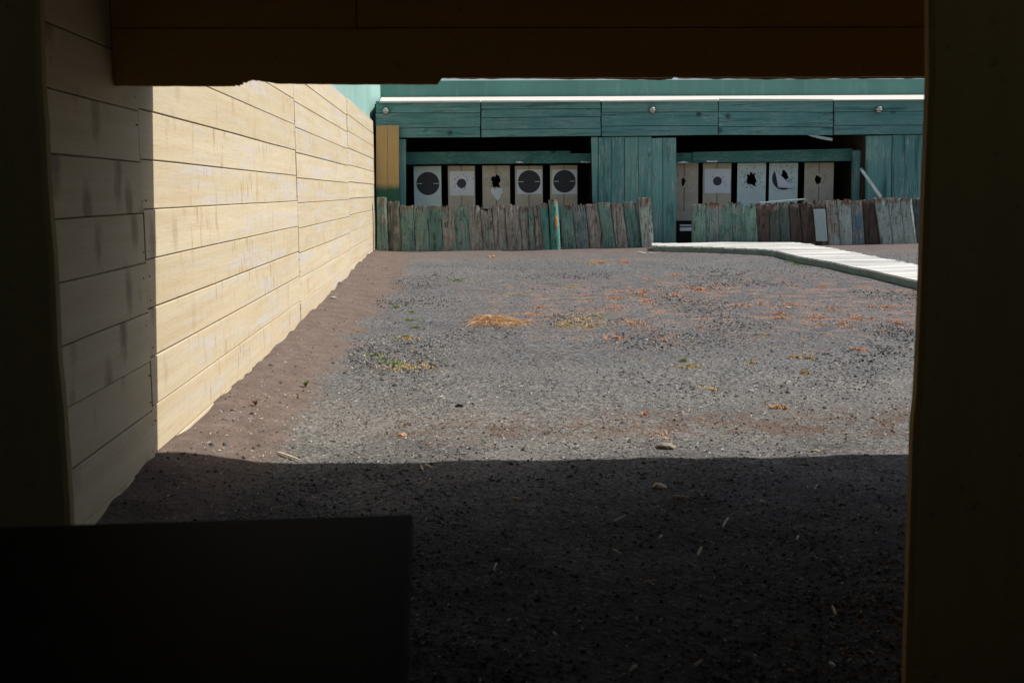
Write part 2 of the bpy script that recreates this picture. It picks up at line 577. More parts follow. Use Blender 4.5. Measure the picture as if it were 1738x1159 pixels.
def ochre_mat():
    m = NT('ochre_board_over_green', 0.75, 0.2)
    c = m.coord((1, 1, 1), False)
    z = m.sep(c)[2]
    g = m.n('ShaderNodeMapping'); g.inputs['Scale'].default_value = (8, 8, 0.9)
    m.put(g.inputs['Vector'], c)
    n = m.noise(g.outputs[0], 2, 6, 0.65)
    och = m.mix(n, (0.42, 0.28, 0.11), (0.56, 0.40, 0.18))
    n2 = m.noise(c, 9, 4)
    low = m.mask(m.math('ADD', z, m.math('MULTIPLY', m.math('SUBTRACT', n2, 0.5), 0.14)), 0.66, 0.52)
    col = m.mix(low, och, (0.035, 0.125, 0.085))
    return m.done(col, n, 0.3, 0.005)


MT = dict(
    cream=cream_planks(), tealX=teal_wood('teal_boards_level', 'X'), tealZ=teal_wood('teal_boards_upright', 'Z', flake=0.60),
    tealin=teal_wood('dark_green_boards', 'X', (0.035, 0.15, 0.115), (0.06, 0.215, 0.165), 0.78),
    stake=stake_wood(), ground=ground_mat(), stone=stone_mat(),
    wall_teal=teal_render('teal_render_wall', (0.115, 0.265, 0.23)), wall_pale=teal_render('pale_teal_wall', (0.24, 0.40, 0.37)),
    roofwhite=plain('white_roof_coating', (0.60, 0.565, 0.51), 0.8, 0.15, 3),
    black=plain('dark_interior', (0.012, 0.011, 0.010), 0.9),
    brown=plain('dark_brown_board', (0.05, 0.03, 0.022), 0.85),
    lintel=booth_paint('ochre_brown_beam_paint', (0.46, 0.285, 0.09), (0.8, 6, 12)),
    post=booth_paint('ochre_pillar_paint', (0.66, 0.42, 0.14)),
    rough=booth_paint('rough_cream_render', (0.40, 0.33, 0.17), (10, 10, 1.2), (0.12, 0.09, 0.05)),
    daub=booth_paint('rough_brown_pillar_render', (0.46, 0.36, 0.15), (10, 10, 1.2), (0.06, 0.05, 0.03)),
    concrete=plain('concrete', (0.30, 0.28, 0.25), 0.85, 0.3, 8),
    roofwood=plain('roof_boards', (0.20, 0.14, 0.08), 0.85, 0.3),
    table=plain('dark_table_top', (0.014, 0.009, 0.006), 0.62, 0.5, 9, 0.04),
    steel=plain('dull_steel', (0.25, 0.25, 0.26), 0.45),
    beige=paper('beige_fibreboard', (0.60, 0.53, 0.40), 0.22), mint=paper('pale_green_board', (0.72, 0.84, 0.79), 0.15),
    white=paper('white_paper', (0.80, 0.82, 0.84), 0.07), bull=bull_mat(), greybull=plain('printed_grey_bull', (0.06, 0.062, 0.07), 0.7),
    batten=plain('stained_joint_line', (0.30, 0.22, 0.12), 0.8), tape=plain('white_tape', (0.62, 0.62, 0.60), 0.6),
    hole=plain('shot_hole_black', (0.012, 0.011, 0.010), 0.95),
    deck=deck_mat(), edge=plain('mossy_timber_edge', (0.20, 0.25, 0.20), 0.9, 0.5, 7), pale=pale_board_mat(), ochre=ochre_mat(),
    orange=plain('dried_rust_moss', (0.52, 0.29, 0.17), 0.9, 0.45, 30),
    yellow=plain('dried_yellow_moss', (0.46, 0.35, 0.16), 0.9, 0.35, 30), green=plain('green_moss', (0.17, 0.22, 0.085), 0.9, 0.35, 30),
    chip=plain('bleached_wood_chip', (0.62, 0.53, 0.40), 0.85, 0.35, 25), scrap=plain('white_scrap', (0.75, 0.75, 0.74), 0.6, 0.08),
    stonepale=plain('tan_stone', (0.24, 0.205, 0.165), 0.9, 0.3, 20),
    glass=plain('lamp_glass', (0.62, 0.60, 0.55), 0.15, 0.05, 6, 0.6), rim=plain('lamp_rim', (0.10, 0.11, 0.11), 0.4),
    redleaf=plain('reddish_weed', (0.20, 0.10, 0.05), 0.8, 0.4, 30),
)

# ------------------------------------------------------------------ ground
def lines(segs):
    out = [segs[0][0]]
    for a, b, st in segs:
        n = max(1, int(round((b - a) / st)))
        out += [a + (b - a) * (i + 1) / n for i in range(n)]
    return out


xs = lines([(-60, -8, 13), (-8, -1.7, 1.05), (-1.7, 3.2, 0.05), (3.2, 9, 0.2), (9, 60, 10)])
ys = lines([(-40, 2.4, 5)])
yy = 2.4
while yy < 25:
    yy += 0.0085 * yy + 0.004
    ys.append(yy)
ys += [27, 30, 40, 60, 100, 150]
gb_v = [(x, y, ground(x, y)) for y in ys for x in xs]
nx = len(xs)
gb_f = [(j * nx + i, j * nx + i + 1, (j + 1) * nx + i + 1, (j + 1) * nx + i) for j in range(len(ys) - 1) for i in range(nx - 1)]
me = bpy.data.meshes.new('ground')
me.from_pydata(gb_v, [], gb_f)
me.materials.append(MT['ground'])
for p in me.polygons: p.use_smooth = True
go = bpy.data.objects.new('ground', me)
COL.objects.link(go)
tag(go, 'dark cinder gravel yard with a red-brown sandy bank along the plank wall', 'ground', kind='structure')

# ------------------------------------------------------------------ plank wall on the left
pw = thing('plank_wall', (WX, 12, 0), 'long wall of cream painted planks down the left side of the yard', 'wall')
mb = MB()
PH = 0.253
joints = [-2.6, 0.15, 6.02, 11.95, 17.9, 23.93]
for s in range(len(joints) - 1):
    y0, y1 = joints[s], joints[s + 1]
    dz = [0, 0, 0.018, -0.004, 0.012][s]
    prev = None
    for k in range(-6, 6):
        za = 1.27 + k * PH + dz
        zb = za + PH
        n = 7
        lo, hi = [], []
        top = [(0.0016 + 0.003 * random.random()) for _ in range(n + 1)]
        gap = random.choice([0.004, 0.005, 0.007, 0.010])
        yy0, yy1 = y0 + 0.002 + random.random() * 0.004, y1 - 0.002 - random.random() * 0.004
        off = random.uniform(-0.004, 0.004)
        bow = random.uniform(-0.004, 0.004)
        vs, fs = [], []
        for i in range(n + 1):
            y = yy0 + (yy1 - yy0) * i / n
            x = WX + off + bow * math.sin(i / n * math.pi)
            w1 = 0.004 * noise.noise(Vector((k * 3.3, y * 0.8, s)))
            w2 = 0.004 * noise.noise(Vector(((k + 1) * 3.3, y * 0.8, s)))
            zl, zh = za + w1 + gap * 0.5, zb + w2 - gap * 0.5
            if k == 5:   # worn uneven top edge
                zh += 0.012 * noise.noise(Vector((1, y * 1.5, 5)))
            e = 0.0035
            vs += [(x - 0.03, y, zl), (x - e, y, zl), (x, y, zl + e), (x, y, zh - e), (x - e, y, zh), (x - 0.03, y, zh)]
        for i in range(n):
            for q in range(6):
                a, b = i * 6 + q, i * 6 + (q + 1) % 6
                fs.append((a, b, b + 6, a + 6))
        fs += [tuple(range(5, -1, -1)), tuple(range(n * 6, n * 6 + 6))]
        mb.add(vs, fs)
mb.build('planks', MT['cream'], pw, origin=(WX, 0, 0))
mb = MB(); mb.box((WX - 0.045, -2.6, -0.3), (WX - 0.034, 23.9, 2.72)); mb.build('seam_light_stop', MT['brown'], pw)  # added behind the planks to stop sky light leaking through the seams
mb = MB()   # nail heads at the joints
for j in joints[1:-1]:
    for k in range(-5, 6):
        for d in (-0.045, 0.05):
            for q in (0.06, 0.19):
                if random.random() < .45: continue
                y = j + d + random.uniform(-.02, .02); z = 1.27 + k * PH + q + random.uniform(-.01, .01)
                mb.box((WX - 0.002, y - 0.003, z - 0.003), (WX + 0.005, y + 0.003, z + 0.003))
mb.build('nail_heads', MT['brown'], pw, origin=(WX, 0, 0))

sw = MB()
sw.box((-1.95, 6.9, -0.3), (-1.625, 27.69, 4.15))
tag(sw.build('side_wall', MT['wall_pale'], origin=(-1.8, 17, 0)), 'tall pale teal wall rising behind the top of the cream plank wall', 'wall')

# ------------------------------------------------------------------ booth the picture is taken from
booth = thing('shooting_booth', (0, 2, 0), 'dark timber shooting booth framing the view with its lintel and pillars', 'booth')
mb = MB(); mb.box((WX - 0.35, -2.8, 2.86), (11, 6.38, 3.0)); mb.build('roof', MT['roofwood'], booth)
mb = MB(); mb.box((WX - 0.03, -2.8, -0.2), (8, -2.62, 2.3)); mb.build('rear_wall', MT['rough'], booth)  # kept below the roof: gap added to let light onto lintel and partition
mb = MB(); mb.box((8.003, -2.8, -0.2), (8.2, 6.30, 2.857)); mb.build('end_wall', MT['rough'], booth)
mb = MB(); mb.box((WX + 0.003, 6.31, 1.99), (11, 6.345, 2.857)); mb.build('skylight_baffle', MT['brown'], booth)  # hidden board added under the roof edge to cut skylight on the ground
# lintel: boards with shot-torn lower edges
YL = 5.6


def ragged_board(poly, topz, x0, x1, y0, y1, amp, seed):
    """poly: lower edge as (x,z) control points"""
    b = MB()
    xsr = sorted(set([x0, x1] + [p[0] for p in poly if x0 < p[0] < x1] + [x0 + (x1 - x0) * i / 420 for i in range(421)]))
    pts = []
    for x in xsr:
        z = poly[-1][1]
        if x <= poly[0][0]: z = poly[0][1]
        else:
            for (xa, za), (xb, zb) in zip(poly, poly[1:]):
                if xa <= x <= xb: z = za + (zb - za) * (x - xa) / max(1e-6, xb - xa); break
        n = noise.noise(Vector((x * 6, seed, 0))) * 0.5 + noise.noise(Vector((x * 22, seed, 3))) * 0.6
        pts.append((x, z + amp * n))
    n = len(pts)
    vs = [(x, y0, z) for x, z in pts] + [(x, y0, topz) for x, z in pts] + [(x, y1, z) for x, z in pts] + [(x, y1, topz) for x, z in pts]
    fs = []
    for i in range(n - 1):
        fs += [(i, i + 1, n + i + 1, n + i), (2 * n + i + 1, 2 * n + i, 3 * n + i, 3 * n + i + 1),
               (i, 2 * n + i, 2 * n + i + 1, i + 1), (n + i, n + i + 1, 3 * n + i + 1, 3 * n + i)]
    fs += [(0, n, 3 * n, 2 * n), (n - 1, 3 * n - 1, 4 * n - 1, 2 * n - 1)]
    b.add(vs, fs)
    return b


prof = [(213, 146), (396, 146), (399, 144), (404, 146), (407, 143), (409, 144), (412, 139), (416, 140), (420, 137), (428, 135), (434, 137), (436, 136), (445, 138), (456, 139.5), (470, 142), (600, 143), (742, 143.5), (750, 132.5),
        (900, 132), (1130, 132), (1143, 131), (1152, 131.5), (1400, 131), (1564, 130), (1700, 130)]
poly = []
for a, b in prof:
    p = atY(a, b, YL); poly.append((p.x, p.z))
poly.append((8.0, poly[-1][1]))
zs = atY(890, 47.5, YL).z
ragged_board(poly, zs - 0.003, WX + 0.004, 4.5, YL, YL + 0.035, 0.003, 1.7).build('lintel_board', MT['lintel'], booth)
xj = atY(605, 30, YL).x
mb = MB(); mb.box((WX + 0.004, YL + 0.004, zs + 0.003), (xj - 0.003, YL + 0.04, 2.5)); mb.build('lintel_board', MT['lintel'], booth)
mb = MB(); mb.box((xj + 0.003, YL + 0.001, zs + 0.003), (4.5, YL + 0.037, 2.497)); mb.build('lintel_board', MT['lintel'], booth)
mb = MB(); mb.box((WX + 0.004, YL + 0.002, 2.505), (8.0, YL + 0.038, 2.857)); mb.build('lintel_board', MT['lintel'], booth)
mb = MB(); mb.box((4.503, YL + 0.002, 1.9), (8.0, YL + 0.038, 2.499)); mb.build('lintel_board', MT['lintel'], booth)
prof2 = [(213, 134), (740, 134), (760, 133.5), (800, 134), (980, 134.5), (1120, 136), (1140, 135), (1146, 127), (1152, 134), (1300, 135), (1400, 134), (1564, 133.5), (1700, 133)]
poly = [(atY(a, b, YL + 0.14).x, atY(a, b, YL + 0.14).z) for a, b in prof2]
ragged_board(poly, 2.857, WX + 0.004, 8.0, YL + 0.11, YL + 0.15, 0.006, 8.2).build('backing_board', MT['brown'], booth)

YP = 4.3


def edge_pillar(name, prof, side, xout, mat, y0, y1, amp, seed):
    ctrl = [(atY(a, b, y1).x, atY(a, b, y1).z) for a, b in prof]
    ctrl.sort(key=lambda p: p[1])
    zb, zt = -0.25, 2.857
    N = 170
    vs, fs = [], []
    for i in range(N + 1):
        z = zb + (zt - zb) * i / N
        zc = min(max(z, ctrl[0][1]), ctrl[-1][1])
        for (xa, za), (xb, zb2) in zip(ctrl, ctrl[1:]):
            if za <= zc <= zb2:
                x = xa + (xb - xa) * (zc - za) / max(1e-6, zb2 - za); break
        x += amp * (noise.noise(Vector((z * 5, seed, 0))) * .6 + noise.noise(Vector((z * 24, seed, 0))) * .5)
        e = 0.012
        vs += [(xout, y0, z), (x - side * e, y0, z), (x, y0 + e, z), (x, y1 - e, z), (x - side * e, y1, z), (xout, y1, z)]
    for i in range(N):
        for q in range(6):
            a, b = i * 6 + q, i * 6 + (q + 1) % 6
            fs.append((a, b, b + 6, a + 6))
    fs += [tuple(range(6)), tuple(range(N * 6, N * 6 + 6))]
    b = MB(); b.add(vs, fs)
    return b.build(name, mat, booth)


edge_pillar('pillar', [(78, 0), (82, 150), (88, 230), (92, 320), (103, 460), (108, 600), (113, 640), (118, 700), (124, 800), (130, 885), (143, 1159)],
            1, WX + 0.006, MT['daub'], 3.26, 3.32, 0.004, 3.3)
edge_pillar('partition', [(1565.5, 0), (1566, 140), (1560, 300), (1553, 480), (1549, 600), (1545.5, 670), (1540, 720), (1539, 770), (1535, 880), (1527, 1159)],
            -1, 8.0, MT['post'], 2.93, 2.98, 0.002, 9.1)

fl = MB(); fl.box((WX + 0.01, -2.6, -0.2), (7.99, 2.3, 0.0))
tag(fl.build('floor', MT['concrete'], origin=(0, 0, 0)), 'concrete booth floor', 'floor', kind='structure')

# shooting table, lower left
TZ = 0.82
A, B, Cc = atZ(0, 893, TZ), atZ(701, 872, TZ), atZ(688, 1159, TZ)
left = (A - B).normalized()
back = (Cc - B).normalized()
Lx = (B.x - (-1.42)) / abs(left.x)
tp = [B, B + left * Lx, B + left * Lx + back * 1.05, B + back * 1.05]
tb = thing('shooting_table', ((tp[0] + tp[2]) / 2).to_tuple()[:2] + (0.0,), 'dark shooting table in the lower left foreground of the booth', 'table')
mb = MB(); mb.hexa([p + Vector((0, 0, -0.04)) for p in tp] + [Vector(p) for p in tp]); mb.build('table_top', MT['table'], tb, bevel=0.005)
mb = MB()
ins = [tp[0] + left * .05 + back * .05, tp[1] - left * .05 + back * .05, tp[2] - left * .05 - back * .05, tp[3] + left * .05 - back * .05]
for i in range(4):
    a, b = ins[i], ins[(i + 1) % 4]
    d = (b - a).normalized(); s = d.cross(Vector((0, 0, 1))) * 0.012
    mb.hexa([a - s + Vector((0, 0, -.13)), b - s + Vector((0, 0, -.13)), b + s + Vector((0, 0, -.13)), a + s + Vector((0, 0, -.13)),
             a - s + Vector((0, 0, -.042)), b - s + Vector((0, 0, -.042)), b + s + Vector((0, 0, -.042)), a + s + Vector((0, 0, -.042))])
mb.build('apron', MT['brown'], tb)
for p in ins:
    q = p + (((tp[0] + tp[2]) / 2) - p) * 0.06
    mb = MB(); mb.box((q.x - .03, q.y - .03, 0.001), (q.x + .03, q.y + .03, TZ - .135)); mb.build('leg', MT['brown'], tb, bevel=0.004)

# ------------------------------------------------------------------ target shed
YF = 24.0
X0 = WX
shed = thing('target_shed', (5, 25.8, 0.2), 'long teal boarded target shed with two openings at the far end', 'shed')
bw = MB(); bw.box((-1.62, 27.7, -0.2), (18, 28.0, atY(1100, 136.0, 27.7).z))
tag(bw.build('back_wall', MT['wall_teal'], origin=(6, 27.8, 0)), 'smooth teal wall standing behind and above the white shed roof', 'wall')
zr0, zr1 = atY(1100, 171.5, YF).z, atY(1100, 163.5, 27.7).z
mb = MB(); mb.hexa([(atY(644, 170, YF).x, YF - 0.06, zr0 - 0.02), (17, YF - 0.06, zr0 - 0.02), (17, 27.69, zr1 - 0.12), (-1.6, 27.69, zr1 - 0.12),
                    (atY(644, 170, YF).x, YF - 0.06, zr0), (17, YF - 0.06, zr0), (17, 27.69, zr1), (-1.6, 27.69, zr1)])
mb.build('roof', MT['roofwhite'], shed)


def bx(q, y0=YF, y1=YF + 0.04, b=None):
    """board from 4 photo corners (tl, tr, br, bl) measured on plane y0"""
    pts = [atY(px, py, y0) for px, py in (q[3], q[2], q[1], q[0])]
    b = b or MB()
    b.quadY([(p.x, p.z) for p in pts], y0, y1)
    return b


panels = [
    (638, 815, [(171.5, 170.5), (192, 192), (218.5, 216), (234.5, 233.5)]),
    (817, 1019.5, [(170.5, 170), (185.5, 185), (200, 198.5), (220, 218.5), (233.5, 231)]),
    (1021.5, 1218.5, [(170.5, 168.5), (191, 190), (214.5, 213.5), (232, 229.5)]),
    (1220, 1413.5, [(167.5, 168), (189.5, 191), (215.5, 216), (229.5, 230)]),
    (1416, 1568, [(169, 168), (190, 189), (213.5, 212.5), (229.5, 228)]),
]
zt = zr0 - 0.022
for i, (a, b, rows) in enumerate(panels):
    mb = MB()
    for j, ((l0, r0_), (l1, r1_)) in enumerate(zip(rows, rows[1:])):
        yo = YF + 0.006 * ((i * 3 + j) % 3)
        bx([(a + random.uniform(-1, 0.5), l0 + 0.5), (b + random.uniform(-0.6, 0.6), r0_ + 0.5), (b, r1_ - 0.4), (a, l1 - 0.4)], yo, YF + 0.045, mb)
    mb.build('fascia_panel', MT['tealX'], shed, bevel=0.003)
x5 = atY(1569, 180, YF).x
mb = MB()
for za, zb in ((2.5, 2.77), (2.776, 3.03), (3.036, zt)):
    mb.box((x5 + .005, YF, za), (17, YF + .04, zb))
mb.build('fascia_panel', MT['tealX'], shed)
# backing behind the fascia
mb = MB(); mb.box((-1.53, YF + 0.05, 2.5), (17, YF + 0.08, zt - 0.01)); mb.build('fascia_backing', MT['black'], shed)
# upright boards between and beside the openings
mb = MB()
for j, q in enumerate([[(1003.5, 233), (1014.5, 233), (1015, 345), (1006, 345)], [(1016, 233.5), (1037, 233), (1037, 412), (1016, 412)], [(1037.5, 233), (1060, 232.5), (1060, 412), (1037.5, 412)],
          [(1061, 233), (1083, 232.5), (1084, 412), (1061, 412)], [(1083.6, 232.5), (1106, 232.5), (1107, 412), (1084.6, 412)],
          [(1106.5, 235), (1124.5, 234), (1125, 413), (1107.5, 413)], [(1125.2, 234), (1147.5, 234), (1147.5, 413), (1125.7, 413)]]):
    bx(q, YF + 0.05 + (0.012 if j == 0 else 0.006 * (j % 3)) , YF + 0.1, mb)
mb.build('front_panel', MT['tealZ'], shed, bevel=0.003)
mb = MB()
for j, q in enumerate([[(1470, 231), (1513.5, 230), (1512, 420), (1469, 420)], [(1515, 229.5), (1536, 229), (1535, 420), (1513.5, 420)], [(1536.5, 229.2), (1558, 229), (1557, 420), (1535.5, 420)],
          [(1558.5, 229), (1600, 229), (1600, 420), (1557.5, 420)]]):
    bx(q, YF + 0.05 + 0.007 * (j % 2), YF + 0.1, mb)
xr = atY(1600, 300, YF).x + 0.15
while xr < 16.9:
    mb.box((xr, YF + 0.05, 0.1), (xr + 0.29, YF + 0.1, 2.49)); xr += 0.295
mb.build('front_panel', MT['tealZ'], shed, bevel=0.003)
# slim post left of the first opening
bx([(677.5, 236), (689, 237), (689, 420), (677.5, 420)], YF + 0.05, YF + 0.12).build('door_post', MT['tealZ'], shed)
bx([(1448, 256), (1466.5, 256), (1466, 420), (1447, 420)], 24.3, 24.4).build('inner_post', MT['tealZ'], shed)
bx([(1452, 253.5), (1466.8, 252.5), (1466.8, 256), (1452, 256)], 24.29, 24.45).build('post_cap', MT['brown'], shed)
# inner header boards with worn lower edges
bx([(683, 258.5), (968, 256.5), (968, 277), (683, 279.5)], 24.5, 24.55).build('header_board', MT['tealin'], shed)
bx([(904, 262), (1003, 260.5), (1003, 276.5), (904, 278)], 24.45, 24.497).build('header_board', MT['tealin'], shed)
bx([(1146, 260), (1178, 259.5), (1178, 276.5), (1146, 278)], 24.5, 24.55).build('header_board', MT['tealin'], shed)
bx([(1176, 258.5), (1447, 252.5), (1447, 273.5), (1176, 276.5)], 24.45, 24.497).build('header_board', MT['tealin'], shed)
for a, b, yy_ in ((876, 888, 276), (986, 1001, 276), (1150, 1168, 276.2), (1200, 1217, 275)):
    mbx = MB()
    for q in range(4):
        xa = a + (b - a) * q / 4
        bx([(xa, yy_ - random.uniform(0.5, 2.4)), (xa + (b - a) / 4 + .3, yy_ - random.uniform(.5, 2.4)), (xa + (b - a) / 4 + .3, yy_ + random.uniform(0, 1)), (xa, yy_ + random.uniform(0, 1))], 24.435 - 0.001 * q, 24.447, mbx)
    mbx.build('paper_remnant', MT['white'], shed)
# interior
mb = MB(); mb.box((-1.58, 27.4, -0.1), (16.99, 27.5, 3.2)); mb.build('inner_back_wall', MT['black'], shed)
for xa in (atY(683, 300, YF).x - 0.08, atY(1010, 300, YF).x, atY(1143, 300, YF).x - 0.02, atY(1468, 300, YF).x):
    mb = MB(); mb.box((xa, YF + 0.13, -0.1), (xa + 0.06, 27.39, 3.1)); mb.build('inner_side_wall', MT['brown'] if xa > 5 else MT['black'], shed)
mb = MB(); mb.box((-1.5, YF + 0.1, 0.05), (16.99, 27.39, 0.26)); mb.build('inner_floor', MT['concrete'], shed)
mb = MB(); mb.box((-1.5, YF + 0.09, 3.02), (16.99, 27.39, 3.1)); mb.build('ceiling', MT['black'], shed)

# ochre panel at the corner
mb = MB()
bx([(638.5, 213.5), (657.5, 213), (658.5, 425), (638.5, 425)], 23.9, 23.93, mb)
bx([(658, 213), (677, 213.2), (677.5, 425), (659, 425)], 23.903, 23.93, mb)
tag(mb.build('corner_panel', MT['ochre'], origin=(-1.3, 23.9, 0.9)), 'narrow ochre board panel with a dark green foot in the corner by the shed', 'panel')

# round lamps on the fascia
lamps = [(655, 188.5, 'round bulkhead lamp on the teal fascia nearest the cream plank wall'),
         (1107, 187, 'round bulkhead lamp on the teal fascia above the boards between the two openings'),
         (1491, 186, 'round bulkhead lamp on the teal fascia above the right end of the right opening')]
for px, py, lb in lamps:
    p = atY(px, py, YF)
    t = thing('bulkhead_lamp', (p.x, YF, p.z), lb, 'lamp', 'lamps on the fascia')
    b = MB(); b.tube([(p.x, YF + 0.01, p.z), (p.x, YF - 0.035, p.z)], 0.078, 20); b.build('base', MT['rim'], t, bevel=0.004)
    b = MB()
    rr = [0.066, 0.062, 0.052, 0.036, 0.014]; dd = [0.03, 0.055, 0.075, 0.09, 0.098]
    b.tube([(p.x, YF - d, p.z) for d in dd], rr, 20); b.build('glass_dome', MT['glass'], t, smooth=True)
    b = MB()
    for zz_ in (-0.03, 0.03):
        b.tube([(p.x + 0.068 * math.cos(a), YF - 0.035 - 0.068 * math.sin(a), p.z + zz_) for a in [math.pi * i / 10 for i in range(11)]], 0.005, 6)
    b.build('guard', MT['rim'], t)

# ------------------------------------------------------------------ targets
YT = 24.75
PXM = YT / F * 1.003


def jag(cx, cz, rx, rz, n, seed, spike=0.35):
    rr = random.Random(seed)
    out = []
    for i in range(n):
        a = 2 * math.pi * i / n
        k = 1 + rr.uniform(-spike, spike) * (1 if i % 2 else 0.5)
        out.append((cx + rx * k * math.cos(a), cz + rz * k * math.sin(a)))
    return out


def holed(rect, hole, y0, y1):
    x0, z0, x1, z1 = rect
    outer = [(x0, z0), (x1, z0), (x1, z1), (x0, z1)]
    bm = bmesh.new()
    loops = []
    for lp in (outer, hole):
        vs = [bm.verts.new((x, y0, z)) for x, z in lp]
        for i in range(len(vs)): bm.edges.new((vs[i], vs[(i + 1) % len(vs)]))
        loops.append(vs)
    bmesh.ops.triangle_fill(bm, use_beauty=True, edges=bm.edges[:])
    bm.verts.index_update()
    n = len(bm.verts)
    b = MB()
    co = [v.co.copy() for v in bm.verts]
    fr = [tuple(v.index for v in f.verts) for f in bm.faces]
    vs = co + [Vector((c.x, y1, c.z)) for c in co]
    fs = fr + [tuple(i + n for i in reversed(f)) for f in fr]
    for lp in loops:
        for i in range(len(lp)):
            a, c = lp[i].index, lp[(i + 1) % len(lp)].index
            fs.append((a, c, c + n, a + n))
    bm.free()
    b.add(vs, fs)
    return b


def disc(b, cx, cz, r, y, n=10, jit=0.0, th=0.002):
    b.quadY([(cx + r * (1 + random.uniform(-jit, jit)) * math.cos(2 * math.pi * i / n), cz + r * (1 + random.uniform(-jit, jit)) * math.sin(2 * math.pi * i / n)) for i in range(n)], y - th, y)


def target(l, r_, top, bot, label, board='beige', paperpx=None, bull=None, hole=None, tapes=(), marks=0, batten=True, spread=1.0, marklist=()):
    tl, br = atY(l, top, YT), atY(r_, bot, YT)
    rect = (tl.x, br.z, br.x, tl.z)
    cx = (tl.x + br.x) / 2
    t = thing('shooting_target', (cx, YT, br.z), label, 'target', 'shooting targets in the shed')
    if hole:
        hp = atY(hole[0], hole[1], YT)
        hl = jag(hp.x, hp.z, hole[2] * PXM, hole[3] * PXM, 22, hole[4], 0.4)
        holed(rect, hl, YT, YT + 0.012).build('backing_board', MT[board], t)
    else:
        b = MB(); b.box((rect[0], YT, rect[1]), (rect[2], YT + 0.012, rect[3])); b.build('backing_board', MT[board], t)
    yf = YT
    if batten and board == 'beige':
        b = MB()
        zt_, zb_ = rect[3], rect[1]
        segs = [(zb_, zt_)]
        if hole: segs = [(zb_, hp.z - hole[3] * PXM * 1.5), (hp.z + hole[3] * PXM * 1.5, zt_)]
        for za, zb in segs:
            b = MB(); b.box((cx - 0.012, YT - 0.002, za), (cx + 0.012, YT - 0.0005, zb)); b.build('joint_strip', MT['batten'], t)
    pap = None
    if paperpx:
        pa, pb = atY(paperpx[0], paperpx[1], YT), atY(paperpx[2], paperpx[3], YT)
        b = MB(); b.box((pa.x, YT - 0.006, pb.z), (pb.x, YT - 0.003, pa.z))
        pap = b.build('target_paper', MT['white'], t)
        yf = YT - 0.006
    if bull:
        bp = atY(bull[0], bull[1], yf)
        rad = bull[2] * PXM
        b = MB(); disc(b, bp.x, bp.z, rad, yf - 0.0012, 48)
        par = pap or t
        b.build('bullseye', MT['bull'] if rad > 0.15 else MT['greybull'], par, origin=(bp.x, yf, bp.z))
        if rad > 0.15:
            for s in (-1, 1):
                b = MB()
                xa, xb = sorted((bp.x + s * rad * 0.5, bp.x + s * rad * 0.97))
                b.box((xa, yf - 0.005, bp.z - 0.006), (xb, yf - 0.0035, bp.z + 0.006))
                b.build('aiming_line', MT['white'], par)
    if tapes:
        for (ax, az, bx_, bz) in tapes:
            b = MB()
            p, q = atY(ax, az, YT), atY(bx_, bz, YT)
            d = (q - p).normalized(); n_ = Vector((-d.z, 0, d.x)) * 0.009
            b.quadY([((p - n_).x, (p - n_).z), ((q - n_).x, (q - n_).z), ((q + n_).x, (q + n_).z), ((p + n_).x, (p + n_).z)], YT - 0.004, YT - 0.001)
            b.build('tape_strip', MT['tape'], t)
    if marks or marklist:
        b = MB()
        if marks:
            c0 = hole or bull
            hp = atY(c0[0], c0[1], YT)
            mr = max(c0[2], 8 if hole else c0[2])
            for _ in range(marks):
                a = random.uniform(0, 2 * math.pi)
                rr = mr * PXM * (1.15 + spread * abs(random.gauss(0, 0.75)))
                x, z = hp.x + rr * math.cos(a), hp.z + rr * math.sin(a)
                if rect[0] + .01 < x < rect[2] - .01 and rect[1] + .01 < z < rect[3] - .01:
                    disc(b, x, z, random.uniform(0.003, 0.009), yf - 0.001, 7, 0.3)
        for mx, my in marklist:
            p = atY(mx, my, yf); disc(b, p.x, p.z, 0.011, yf - 0.001, 8, 0.2)
        tag(b.build('bullet_marks', MT['hole'], t), kind='stuff')
    return t


target(702, 750, 282.5, 372, 'pale green target board at the far left with one large black bullseye', 'mint', None, (726.3, 311.8, 19.2))
target(760, 807, 282, 372, 'beige target board with a small black bullseye ringed by scattered bullet holes', 'beige', (763, 291, 805, 332), (783.4, 311.6, 7.8),
       marklist=[(787, 296.5), (777, 301), (772, 304), (771.5, 305), (774, 312.5), (771.5, 317.5), (783.5, 320), (788, 322), (792, 300), (793, 306), (803, 303), (789, 319)])
t3 = target(818.5, 866, 281.5, 354, 'beige target board with torn black hole above a white paper remnant, in the left opening', 'beige', None, None, (841.3, 309, 7.4, 10.5, 5),
            [(821, 302, 833, 289.5), (852, 290.5, 864, 302), (853, 327, 864, 317)], 55, spread=0.8)
pz = [(833, 320), (838, 318), (840, 322), (845, 319), (852.5, 320.5), (853, 327), (850, 331), (849, 336), (844.5, 341), (840, 337), (837, 331), (833.5, 328)]
b = MB(); pq = [atY(x, y, YT - 0.004) for x, y in pz]; b.quadY([(p.x, p.z) for p in reversed(pq)], YT - 0.004, YT - 0.002); b.build('paper_remnant', MT['white'], t3)
target(874, 921.5, 282, 372, 'beige target board fourth in the left opening with big black bullseye on white paper', 'beige', (877, 288, 920, 329.5), (898.2, 308.6, 19.0))
target(933.7, 980, 281, 372, 'beige target board nearest the middle boards in the left opening, big black bullseye on paper', 'beige', (936.7, 288, 979.5, 329.5), (958, 308, 18.9))
t6 = target(1138, 1184.5, 277, 358, 'beige target board half hidden behind the middle boards with a small torn hole', 'beige', None, None, (1160, 308.5, 3.6, 6.5, 2),
            [(1169, 288, 1180, 299), (1171, 326, 1181, 316)], 30, spread=0.8)
